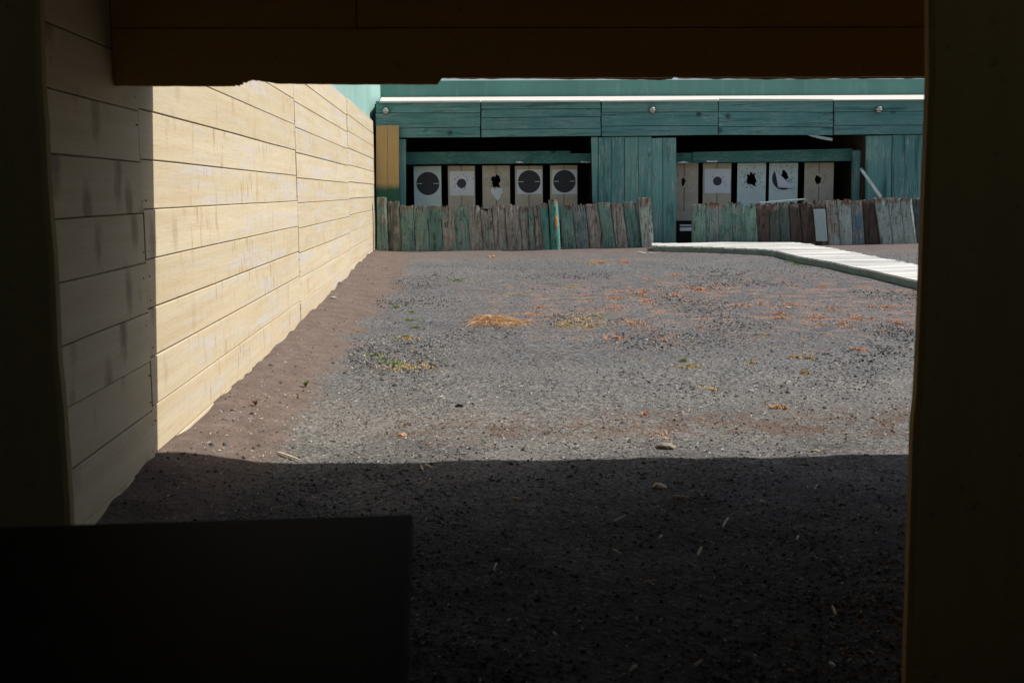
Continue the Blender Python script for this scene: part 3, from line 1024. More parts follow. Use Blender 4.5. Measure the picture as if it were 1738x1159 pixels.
target(1193.4, 1240, 277.5, 372, 'beige target board with a clean white paper and small dark grey bullseye', 'beige', (1196, 287, 1239.5, 328), (1217.6, 307.6, 7.5),
       marklist=[(1228, 300), (1226, 303), (1229.5, 310), (1232, 315), (1210, 300)])
target(1252, 1298.5, 277, 372, 'pale green target board with one torn hole amid dense bullet specks', 'mint', None, None, (1275, 304.6, 8.4, 11.5, 9), (), 150, spread=1.3)
t9 = target(1306, 1352.5, 277, 372, 'pale green target board with a torn paper folding over its black bullseye', 'mint', None, None, (1332, 299, 6.5, 9, 4), (), 170, spread=1.6)
# black left part of the torn sheet, and the flap hanging from it
arc = [(1329.5 + 19 * math.cos(a), 303.5 + 19 * math.sin(a)) for a in [R(d) for d in range(50, 236, 6)]]
pts = [atY(x, y, YT - 0.003) for x, y in arc]
b = MB(); b.quadY([(p.x, p.z) for p in reversed(pts)], YT - 0.003, YT - 0.001); b.build('bullseye_remnant', MT['bull'], t9, origin=atY(1329.5, 303.5, YT))
b = MB()
fa, fb, fc = atY(1314, 287, YT), atY(1347.5, 320.3, YT), atY(1320, 319, YT)
nF = 8
grid = []
for i in range(nF + 1):
    for j in range(nF + 1 - i):
        u, v = i / nF, j / nF
        p = fa * (1 - u - v) + fb * u + fc * v
        bulge = 0.012 + 0.018 * math.sin(math.pi * v) + 0.012 * u
        grid.append(Vector((p.x, YT - 0.012 - bulge, p.z)))
idx = {}
k = 0
for i in range(nF + 1):
    for j in range(nF + 1 - i): idx[(i, j)] = k; k += 1
ff = []
for i in range(nF):
    for j in range(nF - i):
        ff.append((idx[(i, j)], idx[(i + 1, j)], idx[(i, j + 1)]))
        if j < nF - i - 1: ff.append((idx[(i + 1, j)], idx[(i + 1, j + 1)], idx[(i, j + 1)]))
b.add(grid, ff)
fo = b.build('torn_paper', MT['white'], t9, smooth=True)
sd = fo.modifiers.new('thickness', 'SOLIDIFY'); sd.thickness = 0.002
target(1366, 1413, 276.5, 372, 'beige target board at the far right with a white-edged torn hole', 'beige', None, None, (1388.5, 305.5, 5.5, 7.5, 12),
       [(1367.5, 295, 1380, 285), (1399, 286, 1408, 294), (1403, 317, 1409, 312), (1369, 318, 1372, 314)], 26, spread=0.6)

# things behind the gap left of the right stake row
p0, p1 = atY(1147, 358.5, 24.6), atY(1186, 374.5, 24.6)
b = MB(); b.box((p0.x - 0.25, 24.6, p1.z), (p1.x + 0.5, 24.66, p0.z))
tag(b.build('cross_rail', MT['beige']), 'beige timber rail under the half hidden target by the middle boards', 'rail')
p0, p1 = atY(1150, 378, 24.25), atY(1187, 406, 24.25)
t = thing('ammunition_crate', ((p0.x + p1.x) / 2, 24.4, 0.27), 'dark crate with white strips in the gap below the right opening', 'crate')
b = MB(); b.box((p0.x, 24.25, 0.262), (p1.x + 0.1, 24.55, p0.z)); b.build('body', MT['black'], t, bevel=0.006)
for ya, yb, xa in ((381.5, 383.5, 1154), (386, 392, 1154)):
    q0, q1 = atY(xa, ya, 24.24), atY(1178, yb, 24.24)
    b = MB(); b.box((q0.x, 24.244, q1.z), (q1.x, 24.25, q0.z)); b.build('strip', MT['white'], t)

# ------------------------------------------------------------------ timber stakes
YS = 23.2
G1 = (0.20, 0.37, 0.30); G2 = (0.125, 0.29, 0.24); GT = (0.09, 0.36, 0.30); GP = (0.50, 0.60, 0.53); DK = (0.065, 0.030, 0.022); GB = (0.22, 0.31, 0.31)


def stake(q, paint, cover, label, group, ragged=0.03, rnd=False, depth=0.15, dy=0.0, notch=None, seed=0, dark=None):
    xa, xb, yt, xc, xd, yb = q
    Y = YS + dy
    tl, tr_, bl, br = atY(xa, yt, Y), atY(xb, yt, Y), atY(xc, yb, Y), atY(xd, yb, Y)
    gz = ground((bl.x + br.x) / 2, Y) - 0.12
    # run the edges on down into the ground
    k = (gz - bl.z) / (bl.z - tl.z)
    bl = bl + (bl - tl) * k; br = br + (br - tr_) * k
    w_ = (bl - br).length
    b = MB()
    NX, NZ = 10, 16
    rr = random.Random(seed * 13 + 5)
    if rnd:
        N = 18
        vs, fs = [], []
        for j in range(NZ + 1):
            v = j / NZ
            l, r_ = bl.lerp(tl, v), br.lerp(tr_, v)
            c = (l + r_) / 2; rad = (r_ - l).length / 2
            for i in range(N):
                a = 2 * math.pi * i / N
                n_ = 1 + 0.09 * noise.noise(Vector((math.cos(a) * 1.5, math.sin(a) * 1.5 + seed, v * 3)))
                vs.append((c.x + rad * n_ * math.cos(a), Y + 0.09 + rad * n_ * math.sin(a), c.z + (0.012 * rr.uniform(-1, 1) if j == NZ else 0)))
        for j in range(NZ):
            for i in range(N):
                i2 = (i + 1) % N
                fs.append((j * N + i, j * N + i2, (j + 1) * N + i2, (j + 1) * N + i))
        fs += [tuple(range(N - 1, -1, -1)), tuple(range(NZ * N, NZ * N + N))]
        b.add(vs, fs)
    else:
        tops = []
        for i in range(NX + 1):
            d = 1.3 * ragged * (rr.uniform(-1.3, 0.35) + (0.5 if i % 2 else -0.3))
            if notch and notch[0] <= i / NX <= notch[1]: d -= notch[2]
            tops.append(d)
        tilt = rr.uniform(-0.03, 0.03)
        vs, fs = [], []
        for side in (0, 1):
            for j in range(NZ + 1):
                v = (j / NZ) ** 0.8
                for i in range(NX + 1):
                    u = i / NX
                    p = bl.lerp(br, u).lerp(tl.lerp(tr_, u), v)
                    z = p.z + (tops[i] * sm(0.72, 1, v) if v > 0.72 else 0)
                    e = 0.010 * noise.noise(Vector((u * 3 + seed, v * 5, side * 7))) + 0.011 * noise.noise(Vector((u * 9 + seed, v * 2.0, 3)))
                    edge = 0.014 * (abs(2 * u - 1) ** 6)
                    y = Y + e + edge + (depth - 2 * edge) * side + tilt * (u - 0.5)
                    x = p.x + 0.006 * noise.noise(Vector((seed, v * 7, u)))
                    vs.append((x, y, z))
        st = (NX + 1) * (NZ + 1)
        def id_(s, j, i): return s * st + j * (NX + 1) + i
        for j in range(NZ):
            for i in range(NX):
                fs.append((id_(0, j, i), id_(0, j, i + 1), id_(0, j + 1, i + 1), id_(0, j + 1, i)))
                fs.append((id_(1, j, i + 1), id_(1, j, i), id_(1, j + 1, i), id_(1, j + 1, i + 1)))
            for i in (0, NX):
                fs.append((id_(0, j, i), id_(0, j + 1, i), id_(1, j + 1, i), id_(1, j, i)))
        for i in range(NX):
            fs.append((id_(0, NZ, i), id_(0, NZ, i + 1), id_(1, NZ, i + 1), id_(1, NZ, i)))
            fs.append((id_(0, 0, i + 1), id_(0, 0, i), id_(1, 0, i), id_(1, 0, i + 1)))
        b.add(vs, fs)
    o = b.build('timber_stake', MT['stake'], smooth=False)
    o.color = (*paint, cover)
    return tag(o, label, 'stake', group)


LG, RG = 'stakes of the left row', 'stakes of the right row'
LS = [
    ((640, 655, 334.5, 640, 659, 424), G1, .55, 'tall green-brown corner stake against the end of the plank wall', dict(ragged=.012, depth=.2, dy=-.06)),
    ((656, 677.5, 342, 659.5, 682, 424), (0.13, 0.15, 0.10), .55, 'dull olive stake in front of the ochre corner panel', dict(ragged=.012)),
    ((679, 701, 348.5, 682.5, 705, 424), G1, .85, 'solid green stake standing just right of the ochre corner panel', dict(ragged=.014)),
    ((702, 724, 349.5, 706, 729, 424), G1, .6, 'green stake with a greyed top in front of the left half of the far-left target', {}),
    ((725, 746.5, 349, 730, 753, 424), G2, .72, 'green stake with a bare grey top below the right half of the far-left target', dict(ragged=.012)),
    ((747.5, 769, 348.5, 754, 775.5, 425), G1, .42, 'grey stake with a brown top below the gap between the first two targets', {}),
    ((770, 791.5, 349, 776, 798.5, 424), G1, .62, 'stake with a jagged red-brown top and black slits under the small-bullseye target', dict(ragged=.055)),
    ((792.5, 814.5, 348.5, 799, 820.5, 423.5), G1, .4, 'grey stake with a ragged top right of the one with black slits', dict(ragged=.04)),
    ((815.5, 834, 351.5, 821, 840.5, 423), G1, .35, 'grey stake with a notched low top below the torn-hole target', dict(ragged=.05, notch=(.3, .75, .09))),
    ((835, 856, 349, 841, 861, 422.5), G1, .28, 'grey-brown stake split by two long cracks right of the notched stake', {}),
    ((857, 880, 347.5, 862, 887, 423), GP, .3, 'wide pale grey stake with a level top right of the cracked stake', dict(ragged=.016)),
    ((881.5, 896.5, 350, 888, 897.5, 423), G1, .4, 'narrow stake with a reddish top two to the left of the teal log pair', {}),
    ((897, 905, 349, 898, 909, 423), G1, .5, 'narrowest stake of the left row under the fourth target', {}),
    ((905.5, 917, 347.5, 910, 922, 423), G1, .25, 'brown ragged stake touching the left side of the smooth teal log', dict(ragged=.04)),
    ((915.5, 930.5, 345.5, 924, 936, 424), GT, 1.0, 'smooth round teal log standing in the stake row', dict(rnd=True, dy=-.12)),
    ((931, 946.5, 339.5, 936, 953.5, 424), GT, .75, 'round teal log with an orange bare patch, taller than its twin', dict(rnd=True, dy=-.14)),
    ((950, 970, 348, 955, 978, 420.5), G1, .7, 'green stake with a dark knot just right of the orange-patched log', {}),
    ((971, 993, 347, 979, 1001, 421), GB, .55, 'grey-green stake with a red split at its top right corner', dict(ragged=.03, notch=(.75, .95, .03))),
    ((994, 1014, 346.5, 1002, 1024, 420), (0.2, 0.2, 0.17), .3, 'plain brown-grey stake leaning left between two greener ones', dict(ragged=.01)),
    ((1015, 1035.5, 344, 1024.5, 1046, 421), G1, .9, 'smooth evenly green stake third from the right end of the left row', dict(ragged=.006)),
    ((1037, 1057.5, 346, 1047, 1066.5, 421.5), (0.2, 0.2, 0.17), .25, 'brown-grey stake with one straight crack down its middle', dict(ragged=.01)),
    ((1058, 1079.5, 343, 1067.5, 1090.5, 422), G2, .75, 'dark green leaning stake beside the tall grey end post', dict(ragged=.01)),
    ((1084, 1104, 336, 1091, 1110.5, 424), GP, .5, 'tall grey-green post ending the left stake row', dict(ragged=.005, depth=.22, dy=-.09)),
]
RS = [
    ((1176, 1197, 347, 1176.5, 1198, 412), G1, .8, 'green stake starting the right stake row beside the dark gap', dict(ragged=.012)),
    ((1198, 1219, 346, 1199, 1220.5, 412), GB, .65, 'grey-green stake second in the right row below the white-paper target', {}),
    ((1219.5, 1241, 345, 1221, 1243, 412), G2, .5, 'dark weathered stake with a rusty foot below the white-paper target', dict(ragged=.025)),
    ((1242, 1263, 345, 1243.5, 1265, 412), G2, .6, 'green stake with a purple-brown lower half in the right row', dict(ragged=.035)),
    ((1264, 1283, 349, 1265.5, 1287, 412.5), G1, .72, 'short green stake with a chewed top below the speckled pale target', dict(ragged=.045)),
    ((1284, 1305, 346, 1287.5, 1307, 412), DK, .95, 'dark brown stake under the left end of the loose board', {}),
    ((1306, 1322, 345, 1307.5, 1325, 412), (0.06, 0.085, 0.07), .75, 'dark mixed green and red stake under the loose board', {}),
    ((1323, 1339, 345, 1325.5, 1343, 411), (0.06, 0.12, 0.10), .75, 'dark green stake under the middle of the loose board', {}),
    ((1339.5, 1357, 345, 1343.5, 1364, 410), DK, .9, 'reddish black stake under the right end of the loose board', {}),
    ((1357.5, 1377.5, 344, 1364.5, 1386, 410.5), DK, 1.0, 'black stake left of the pale upright board', {}),
    ((1378, 1400.5, 343, 1386.5, 1405, 410.5), DK, .6, 'dark red-topped stake behind the pale upright board', dict(ragged=.035)),
    ((1402, 1420, 340.5, 1406.5, 1427, 411), GP, .4, 'furrowed pale grey stake right of the pale upright board', dict(ragged=.035)),
    ((1421, 1444, 340, 1427.5, 1447.5, 410), GP, .55, 'grey-green stake with a litter scrap at its foot', {}),
    ((1445, 1464, 341, 1448.5, 1467.5, 410), (0.2, 0.27, 0.29), .5, 'grey stake with a blue paint smear left of the blackish stake', {}),
    ((1465, 1484.5, 340, 1469.5, 1495, 412), DK, 1.0, 'blackish red stake between the grey stakes and the pale trio', dict(ragged=.012)),
    ((1485.5, 1507, 336.5, 1496, 1516.5, 413), GP, .85, 'pale green stake with a slanting crack, left of the pale trio', dict(ragged=.008, dy=-.05)),
    ((1507.5, 1528, 336.5, 1517, 1536.5, 413), GP, .9, 'pale green stake in the middle of the pale trio', dict(ragged=.006, dy=-.05)),
    ((1529, 1547.5, 336.5, 1537, 1556.5, 412.5), GP, .75, 'pale green stake with dark gouges, right of the pale trio', dict(ragged=.006, dy=-.05)),
    ((1548.5, 1568, 337, 1557.5, 1577, 411), (0.08, 0.13, 0.14), .8, 'dark blue-grey stake partly behind the booth partition', dict(ragged=.01)),
]
for i, (q, pc, cv, lb, kw) in enumerate(LS): stake(q, pc, cv, lb, LG, seed=i + 1, **kw)
for i, (q, pc, cv, lb, kw) in enumerate(RS): stake(q, pc, cv, lb, RG, seed=i + 41, **kw)
# orange patch on the log, blue smear on the stake
def patch(px0, px1, py0, py1, y, mat, host, name, seed, curve=None):
    rr = random.Random(seed)
    n = 18
    cx, cy = (px0 + px1) / 2, (py0 + py1) / 2
    vs = []
    lay = []
    for s in (0.0, 0.5, 1.0):
        ring = []
        for i in range(n):
            a = 2 * math.pi * i / n
            k = (1 + rr.uniform(-.22, .22)) if s == 1 else 1
            p = atY(cx + (px1 - px0) / 2 * s * k * math.cos(a), cy + (py1 - py0) / 2 * s * k * math.sin(a), y)
            if curve:
                dx = p.x - curve(p.z)[0]
                rad = curve(p.z)[1]
                p.y = curve(p.z)[2] - math.sqrt(max(1e-4, rad * rad - dx * dx)) - (0.012 if s < 1 else 0.0)
            ring.append(p)
        lay.append(ring)
    b = MB()
    v = [q for r_ in lay for q in r_]
    fs = []
    for l in range(2):
        for i in range(n):
            fs.append((l * n + i, l * n + (i + 1) % n, (l + 1) * n + (i + 1) % n, (l + 1) * n + i))
    b.add(v, fs)
    o = b.build(name, mat, host)
    return o


for o in list(COL.objects):
    if o.get('label', '').startswith('round teal log with an orange'):
        lg = o
        ta, tb2, ba, bb = atY(931, 339.5, YS - .14), atY(946.5, 339.5, YS - .14), atY(936, 424, YS - .14), atY(953.5, 424, YS - .14)
        def cf(z, ta=ta, tb2=tb2, ba=ba, bb=bb):
            v = (z - ba.z) / (ta.z - ba.z)
            l, r_ = ba.lerp(ta, v), bb.lerp(tb2, v)
            return ((l.x + r_.x) / 2, (r_.x - l.x) / 2 * 1.02, YS - .14 + 0.09)
        patch(941, 948, 366, 389, YS - .2, plain('raw_orange_wood', (0.34, 0.20, 0.10), 0.85, 0.4, 25), o, 'bare_patch', 3, cf)
    if 'blue paint smear' in o.get('label', ''):
        patch(1455, 1462.5, 364, 390, YS - 0.022, plain('blue_paint', (0.10, 0.20, 0.30), 0.7, 0.4, 20), o, 'paint_smear', 8)

# loose boards
b = MB()
pa, pb, pc_, pd = atY(1381, 355.5, YS - .1), atY(1400.5, 355, YS - .1), atY(1404.5, 409.5, YS - .14), atY(1385.5, 409.5, YS - .14)
b.hexa([pd, pc_, pc_ + Vector((0, .025, 0)), pd + Vector((0, .025, 0)), pa, pb, pb + Vector((0, .025, 0)), pa + Vector((0, .025, 0))])
tag(b.build('loose_board', MT['pale'], bevel=0.003), 'pale blue-grey board propped upright against the dark stakes', 'board')
b = MB()
pa, pb = atY(1290, 346, YS + .03), atY(1368, 339.5, YS + .03)
d = Vector((0, .13, 0.0)); u = Vector((0, 0, .028))
b.hexa([pa, pb, pb + d, pa + d, pa + u, pb + u, pb + d + u, pa + d + u])
tag(b.build('loose_board', MT['pale'], bevel=0.003), 'thin weathered board lying on top of the dark stakes', 'board')
b = MB()
pa, pb = atY(1459, 288, 23.78), atY(1493, 336, 23.35)
w1, d1 = Vector((.05, 0, .03)), Vector((0, .025, .01))
b.hexa([pb, pb + w1, pb + w1 + d1, pb + d1, pa, pa + w1, pa + w1 + d1, pa + d1])
tag(b.build('loose_lath', MT['pale'], bevel=0.002), 'pale lath leaning diagonally behind the right stakes', 'lath')
b = MB()
pts = [(1370, 229.6), (1385, 230.2), (1412, 235), (1411.5, 239.5), (1395, 237), (1376, 232)]
pq = [atY(x, y, YF + .02) for x, y in pts]
b.quadY([(p.x, p.z) for p in reversed(pq)], YF - .02, YF + .01)
tag(b.build('broken_slat', MT['pale'], shed), 'broken pale slat hanging over the right opening')

# ------------------------------------------------------------------ boardwalk
far_e = [(1108, 412.6), (1200, 412.3), (1295, 411.5), (1345, 411), (1372, 414), (1410, 421), (1470, 433), (1555, 449), (1640, 466), (1738, 488)]
near_e = [(1108, 416.5), (1200, 420), (1294, 422.5), (1322, 426), (1365, 436), (1420, 446), (1480, 458), (1555, 474.5), (1640, 495), (1738, 522)]
WZ = 0.02
def walk(p, drop=0):
    q = atG(*p); z = q.z + 0.11
    for _ in range(6):
        q = atZ(p[0], p[1], z); z = ground(q.x, q.y) + 0.11
    return Vector((q.x, q.y, z - drop))
fe, ne = [walk(p) for p in far_e], [walk(p) for p in near_e]
bwk = thing('boardwalk', (ne[4].x, ne[4].y, ground(ne[4].x, ne[4].y)), 'white bleached timber boardwalk bending from the shed towards the right', 'boardwalk')
deckpoly = [Vector(p) for p in ne] + [Vector(p) for p in reversed(fe)]


def span(y):
    xs_ = []
    for p, q in zip(deckpoly, deckpoly[1:] + deckpoly[:1]):
        if (p.y - y) * (q.y - y) < 0:
            xs_.append(p.x + (q.x - p.x) * (y - p.y) / (q.y - p.y))
    return (min(xs_), max(xs_)) if len(xs_) > 1 else None


def nearest_z(x, y):
    a_ = min(ne + fe, key=lambda p: (p.x - x) ** 2 + (p.y - y) ** 2)
    return ground(x, y) + 0.11


b = MB()
ylo, yhi = min(p.y for p in deckpoly), max(p.y for p in deckpoly)
PW = 0.145
y = ylo + 0.01
while y < yhi - 0.03:
    a_, c_ = span(y + PW * .5) or (None, None)
    if a_ is not None:
        a_ -= 0.02; c_ += random.uniform(-0.01, 0.06)
        cuts = [a_]
        while c_ - cuts[-1] > 4.2: cuts.append(cuts[-1] + random.uniform(2.6, 3.6))
        cuts.append(c_)
        for u0_, u1_ in zip(cuts, cuts[1:]):
            n_ = max(1, int((u1_ - u0_) / 0.6))
            for q in range(n_):
                xa, xb = u0_ + (u1_ - u0_ - .004) * q / n_, u0_ + (u1_ - u0_ - .004) * (q + 1) / n_
                za, zb = ground(xa, y) + 0.11, ground(xb, y) + 0.11
                b.hexa([(xa, y, za - .028), (xb, y, zb - .028), (xb, y + PW - .011, zb - .028), (xa, y + PW - .011, za - .028),
                        (xa, y, za), (xb, y, zb), (xb, y + PW - .011, zb), (xa, y + PW - .011, za)])
    y += PW
b.build('deck', MT['deck'], bwk)
for path in (ne, fe):
    b = MB()
    for p, q in zip(path, path[1:]):
        d = (q - p).normalized(); s = Vector((-d.y, d.x, 0)) * 0.02
        lo = Vector((0, 0, -0.16)); hi = Vector((0, 0, -0.034))
        b.hexa([p - s + lo, q - s + lo, q + s + lo, p + s + lo, p - s + hi, q - s + hi, q + s + hi, p + s + hi])
    b.build('edge_beam', MT['edge'], bwk)

# ------------------------------------------------------------------ loose stones on the yard (uncountable)
def stones(n, smin, smax, ylo, yhi, name, mat, label, dens=None, seed=1, flat=0.7):
    rg = np.random.default_rng(seed)
    base = np.array([(1, 0, 0), (0, 1, 0), (-1, 0, 0), (0, -1, 0), (0, 0, 1), (0, 0, -1)], float)
    tri = np.array([(0, 1, 4), (1, 2, 4), (2, 3, 4), (3, 0, 4), (1, 0, 5), (2, 1, 5), (3, 2, 5), (0, 3, 5)])
    V, T, k = [], [], 0
    while k < n:
        y = ylo * (yhi / ylo) ** rg.random()
        hw = 0.46 * y + 0.1
        x = rg.uniform(max(WX + 0.03, -hw - .3 + 0.05 * y), min(hw + 0.05 * y, 9))
        if dens and rg.random() > dens(x, y): continue
        if y > 23: continue
        s = smin + (smax - smin) * rg.random() ** 3
        p = base * s * (1 + rg.uniform(-.35, .35, (6, 1)))
        p += rg.normal(0, s * .18, (6, 3))
        p[:, 2] *= flat
        a = rg.uniform(0, 6.28); c, sn = math.cos(a), math.sin(a)
        p[:, :2] = p[:, :2] @ np.array([[c, -sn], [sn, c]])
        p += (x, y, ground(x, y) + s * 0.15)
        V.append(p); T.append(tri + 6 * k); k += 1
    V = np.concatenate(V); T = np.concatenate(T)
    me = bpy.data.meshes.new(name)
    me.from_pydata(V.tolist(), [], T.tolist())
    me.materials.append(mat)
    o = bpy.data.objects.new(name, me)
    COL.objects.link(o)
    return tag(o, label, 'gravel', kind='stuff')


def dens_g(x, y):
    d = x - WX
    if d < 0.7 + 0.3 * sm(9, 22, y) + 0.35 * noise.noise(Vector((1, y * .9, 3))): return 0.16
    if y > 20.5: return 0.15
    n = noise.noise(Vector((x * 1.1, y * 0.8, 11))) + 0.5 * noise.noise(Vector((x * 3.3, y * 2.5, 5)))
    return 0.32 + 0.5 * sm(-0.3, 0.6, n)


stones(42000, 0.0025, 0.0105, 3.0, 21, 'gravel', MT['stone'], 'fine loose cinder grains strewn over the yard', dens_g, 3)


def dens_l(x, y):
    if x - WX < 0.6: return 0.025
    n = noise.noise(Vector((x * 0.9, y * 0.6, 21)))
    return 0.01 + sm(-0.05, 0.5, n) * (0.03 + 0.97 * sm(7.5, 10, y)) * sm(20, 17, y)


stones(11500, 0.006, 0.018, 5.5, 20, 'clinker', MT['stone'], 'larger dark clinker lumps scattered over the yard', dens_l, 5)


# ------------------------------------------------------------------ low dried moss and grass (uncountable ground cover)
def tufts(spots, mat, name, label, bl=(0.012, 0.03), seed=1, per=1.0):
    rr = random.Random(seed)
    V, Fc = [], []
    for (px, py, wpx, hpx) in spots:
        wpx *= 1.15; hpx *= 1.15
        c = atG(px, py)
        rx = wpx / 2 * c.y / F
        ry = (atG(px, py - hpx / 2).y - atG(px, py + hpx / 2).y) / 2 * 1.25; rx *= 1.15
        n = int((300 + 22000 * rx * ry) * per)
        n = min(n, 6000)
        for _ in range(n):
            a = rr.uniform(0, 6.283); q = min(2.2, abs(rr.gauss(0, .85)))
            x, y = c.x + rx * q * math.cos(a), c.y + ry * q * math.sin(a)
            if noise.noise(Vector((x * 15, y * 9, seed))) + 0.6 * noise.noise(Vector((x * 4, y * 3, seed + 7))) < -0.1 + 0.3 * q: continue
            z = ground(x, y)
            L = rr.uniform(*bl); th = rr.uniform(0, 6.283); el = rr.uniform(0.15, 1.1)
            d = Vector((math.cos(th) * math.cos(el), math.sin(th) * math.cos(el), math.sin(el))) * L
            s = Vector((-math.sin(th), math.cos(th), 0)) * rr.uniform(.0018, .005)
            b0 = len(V)
            p = Vector((x, y, z - .002))
            V += [p - s, p + s, p + d + s * .4, p + d - s * .4]
            Fc.append((b0, b0 + 1, b0 + 2, b0 + 3))
    me = bpy.data.meshes.new(name)
    me.from_pydata([tuple(v) for v in V], [], Fc)
    me.materials.append(mat)
    o = bpy.data.objects.new(name, me); COL.objects.link(o)
    return tag(o, label, 'ground cover', kind='stuff')


og = [(1062, 496, 40, 4), (1095, 493, 30, 5), (1150, 468, 20, 5), (1088, 499, 24, 6), (1045, 507, 35, 3), (1040, 524, 48, 4), (1095, 512, 26, 9), (1185, 492, 28, 12), (1140, 501, 28, 5),
      (1228, 499, 26, 4), (1222, 490, 22, 4), (1300, 517, 34, 5), (1345, 518, 30, 8), (1320, 532, 40, 5), (1325, 541, 24, 5), (1385, 540, 36, 5), (1412, 524, 16, 5), (1450, 540, 28, 10),
      (1430, 550, 40, 7), (1470, 521, 22, 3), (1505, 522, 40, 6), (1528, 550, 36, 10), (1495, 560, 26, 5), (1478, 541, 20, 6), (1125, 542, 16, 6), (1075, 549, 44, 8), (1124, 577, 20, 8),
      (1046, 574, 30, 6), (918, 522, 22, 5), (905, 533, 34, 5), (1460, 594, 18, 4), (1020, 446, 24, 5), (1060, 444, 18, 5), (1395, 487, 20, 3), (1190, 556, 22, 4), (1100, 475, 20, 3),
      (1260, 519, 40, 4), (1400, 552, 20, 5), (1095, 704, 18, 4), (1325, 692, 36, 5), (1130, 740, 26, 6)]
yl = [(985, 540, 60, 12), (960, 552, 40, 6), (1000, 553, 60, 8), (1015, 537, 30, 6), (700, 622, 90, 13), (690, 575, 40, 4), (1085, 610, 36, 4), (1170, 622, 40, 5), (1270, 617, 36, 5), (1365, 633, 36, 5),
      (1375, 608, 24, 4), (1350, 606, 26, 3), (1010, 444, 46, 4), (1290, 567, 26, 4), (880, 500, 34, 3), (970, 488, 20, 3), (1210, 663, 14, 6)]
gr_ = [(688, 572, 36, 5), (650, 610, 30, 9), (672, 618, 34, 6), (695, 544, 26, 4), (700, 530, 16, 6), (672, 521, 16, 4), (775, 476, 34, 5), (635, 603, 36, 4), (705, 556, 20, 3), (1352, 449, 22, 6), (1340, 445, 16, 4), (1160, 612, 12, 4), (1272, 612, 10, 4)]
tufts(og, MT['orange'], 'dried_moss', 'rust orange dried ground plants scattered across the gravel', (0.01, 0.032), 2)
tufts(yl, MT['yellow'], 'yellow_moss', 'yellowish dried ground plants in thin patches on the gravel', (0.01, 0.03), 3)
tufts(gr_, MT['green'], 'green_moss', 'small green moss patches on the gravel near the sandy bank', (0.01, 0.03), 4)

m = NT('dry_straw', 0.8, 0.2)
MT['straw'] = m.done(m.ramp(m.isl(), [(0, (0.26, 0.13, 0.06)), (0.3, (0.56, 0.32, 0.16)), (0.7, (0.70, 0.49, 0.29)), (1, (0.82, 0.70, 0.50))]))
# straw heap
sp = atG(840, 549)
b = MB()
rr = random.Random(5)
for i in range(430):
    a = rr.uniform(0, 6.283)
    q = rr.gauss(0, 0.42)
    x0 = sp.x + rr.choice([-.09, -.07, -.02, .06, .13]) + q * 0.14 + (.25 * rr.random() ** 2 if rr.random() < .3 else 0)
    y0 = sp.y + rr.gauss(0, .13)
    hgt = 0.085 * math.exp(-((x0 - sp.x + .05) / 0.16) ** 2) * math.exp(-((y0 - sp.y) / 0.2) ** 2) * rr.random()
    z0 = ground(x0, y0) + 0.004 + hgt
    L = rr.uniform(.08, .3)
    th = rr.choice([0, math.pi]) + rr.gauss(0, .6)
    d = Vector((math.cos(th), math.sin(th), rr.uniform(-.15, .14)))
    p1 = Vector((x0, y0, z0)); p2 = p1 + d * L * .5 + Vector((0, 0, rr.uniform(0, .02))); p3 = p1 + d * L + Vector((0, 0, -rr.uniform(0.01, .05)))
    p3.z = max(p3.z, ground(p3.x, p3.y) + .002)
    b.tube([p1, p2, p3], [.0026, .0026, .0012], 4)
tag(b.build('straw_heap', MT['straw'], origin=sp), 'flattened heap of dry straw in the middle of the gravel', 'straw')

# weeds by the bank
def weed(px, py, hgt, n, mat, label):
    p = atG(px, py)
    b = MB(); r2 = random.Random(int(px))
    for i in range(n):
        th = r2.uniform(0, 6.283); ln = hgt * r2.uniform(.6, 1.25); out = r2.uniform(.2, .8)
        d = Vector((math.cos(th) * out, math.sin(th) * out, 1)).normalized()
        s = Vector((-math.sin(th), math.cos(th), 0)) * hgt * .09
        m1 = p + d * ln * .55; e = p + d * ln + Vector((math.cos(th), math.sin(th), -.5)) * ln * .15
        b.add([p - s * .3, p + s * .3, m1 + s, m1 - s, e], [(0, 1, 2, 3), (3, 2, 4)])
    return tag(b.build('weed', mat, origin=p), label, 'weed', 'weeds on the sandy bank')


weed(519, 657, .055, 46, MT['green'], 'bright green leafy weed on the sandy bank, bushiest of the weeds')
weed(505, 677, .03, 20, MT['green'], 'tiny green weed just below the bushy green weed')
weed(434, 692, .05, 24, MT['redleaf'], 'thin reddish weed nearest the plank wall')
weed(687, 724, .035, 16, MT['yellow'], 'small yellowish weed out on the gravel right of the sandy bank')


# ------------------------------------------------------------------ splinters, scraps and stones one can pick out
def splinter(px0, py0, px1, py1, wd, mat, name, label, cat, group, th=.006):
    a, c = atG(px0, py0), atG(px1, py1)
    lift = Vector((0, 0, .008))
    a = a + lift; c = c + lift * 1.4
    d = (c - a).normalized(); s = Vector((-d.y, d.x, 0)).normalized() * wd / 2
    u = Vector((0, 0, th))
    b = MB(); r2 = random.Random(int(px0 * 7 + py0))
    n = 5
    vs, fs = [], []
    for i in range(n + 1):
        t = i / n
        k = 0.42 * r2.uniform(.6, 1.2) * (0.5 if i in (0, n) else 1)
        p = a.lerp(c, t) + Vector((0, 0, .002 * math.sin(t * 3)))
        vs += [p - s * k, p + s * k, p + s * k * .8 + u, p - s * k * .8 + u]
    for i in range(n):
        for q in range(4):
            fs.append((i * 4 + q, i * 4 + (q + 1) % 4, (i + 1) * 4 + (q + 1) % 4, (i + 1) * 4 + q))
    fs += [(3, 2, 1, 0), (n * 4, n * 4 + 1, n * 4 + 2, n * 4 + 3)]
    b.add(vs, fs)
    return tag(b.build(name, mat), label, cat, group)


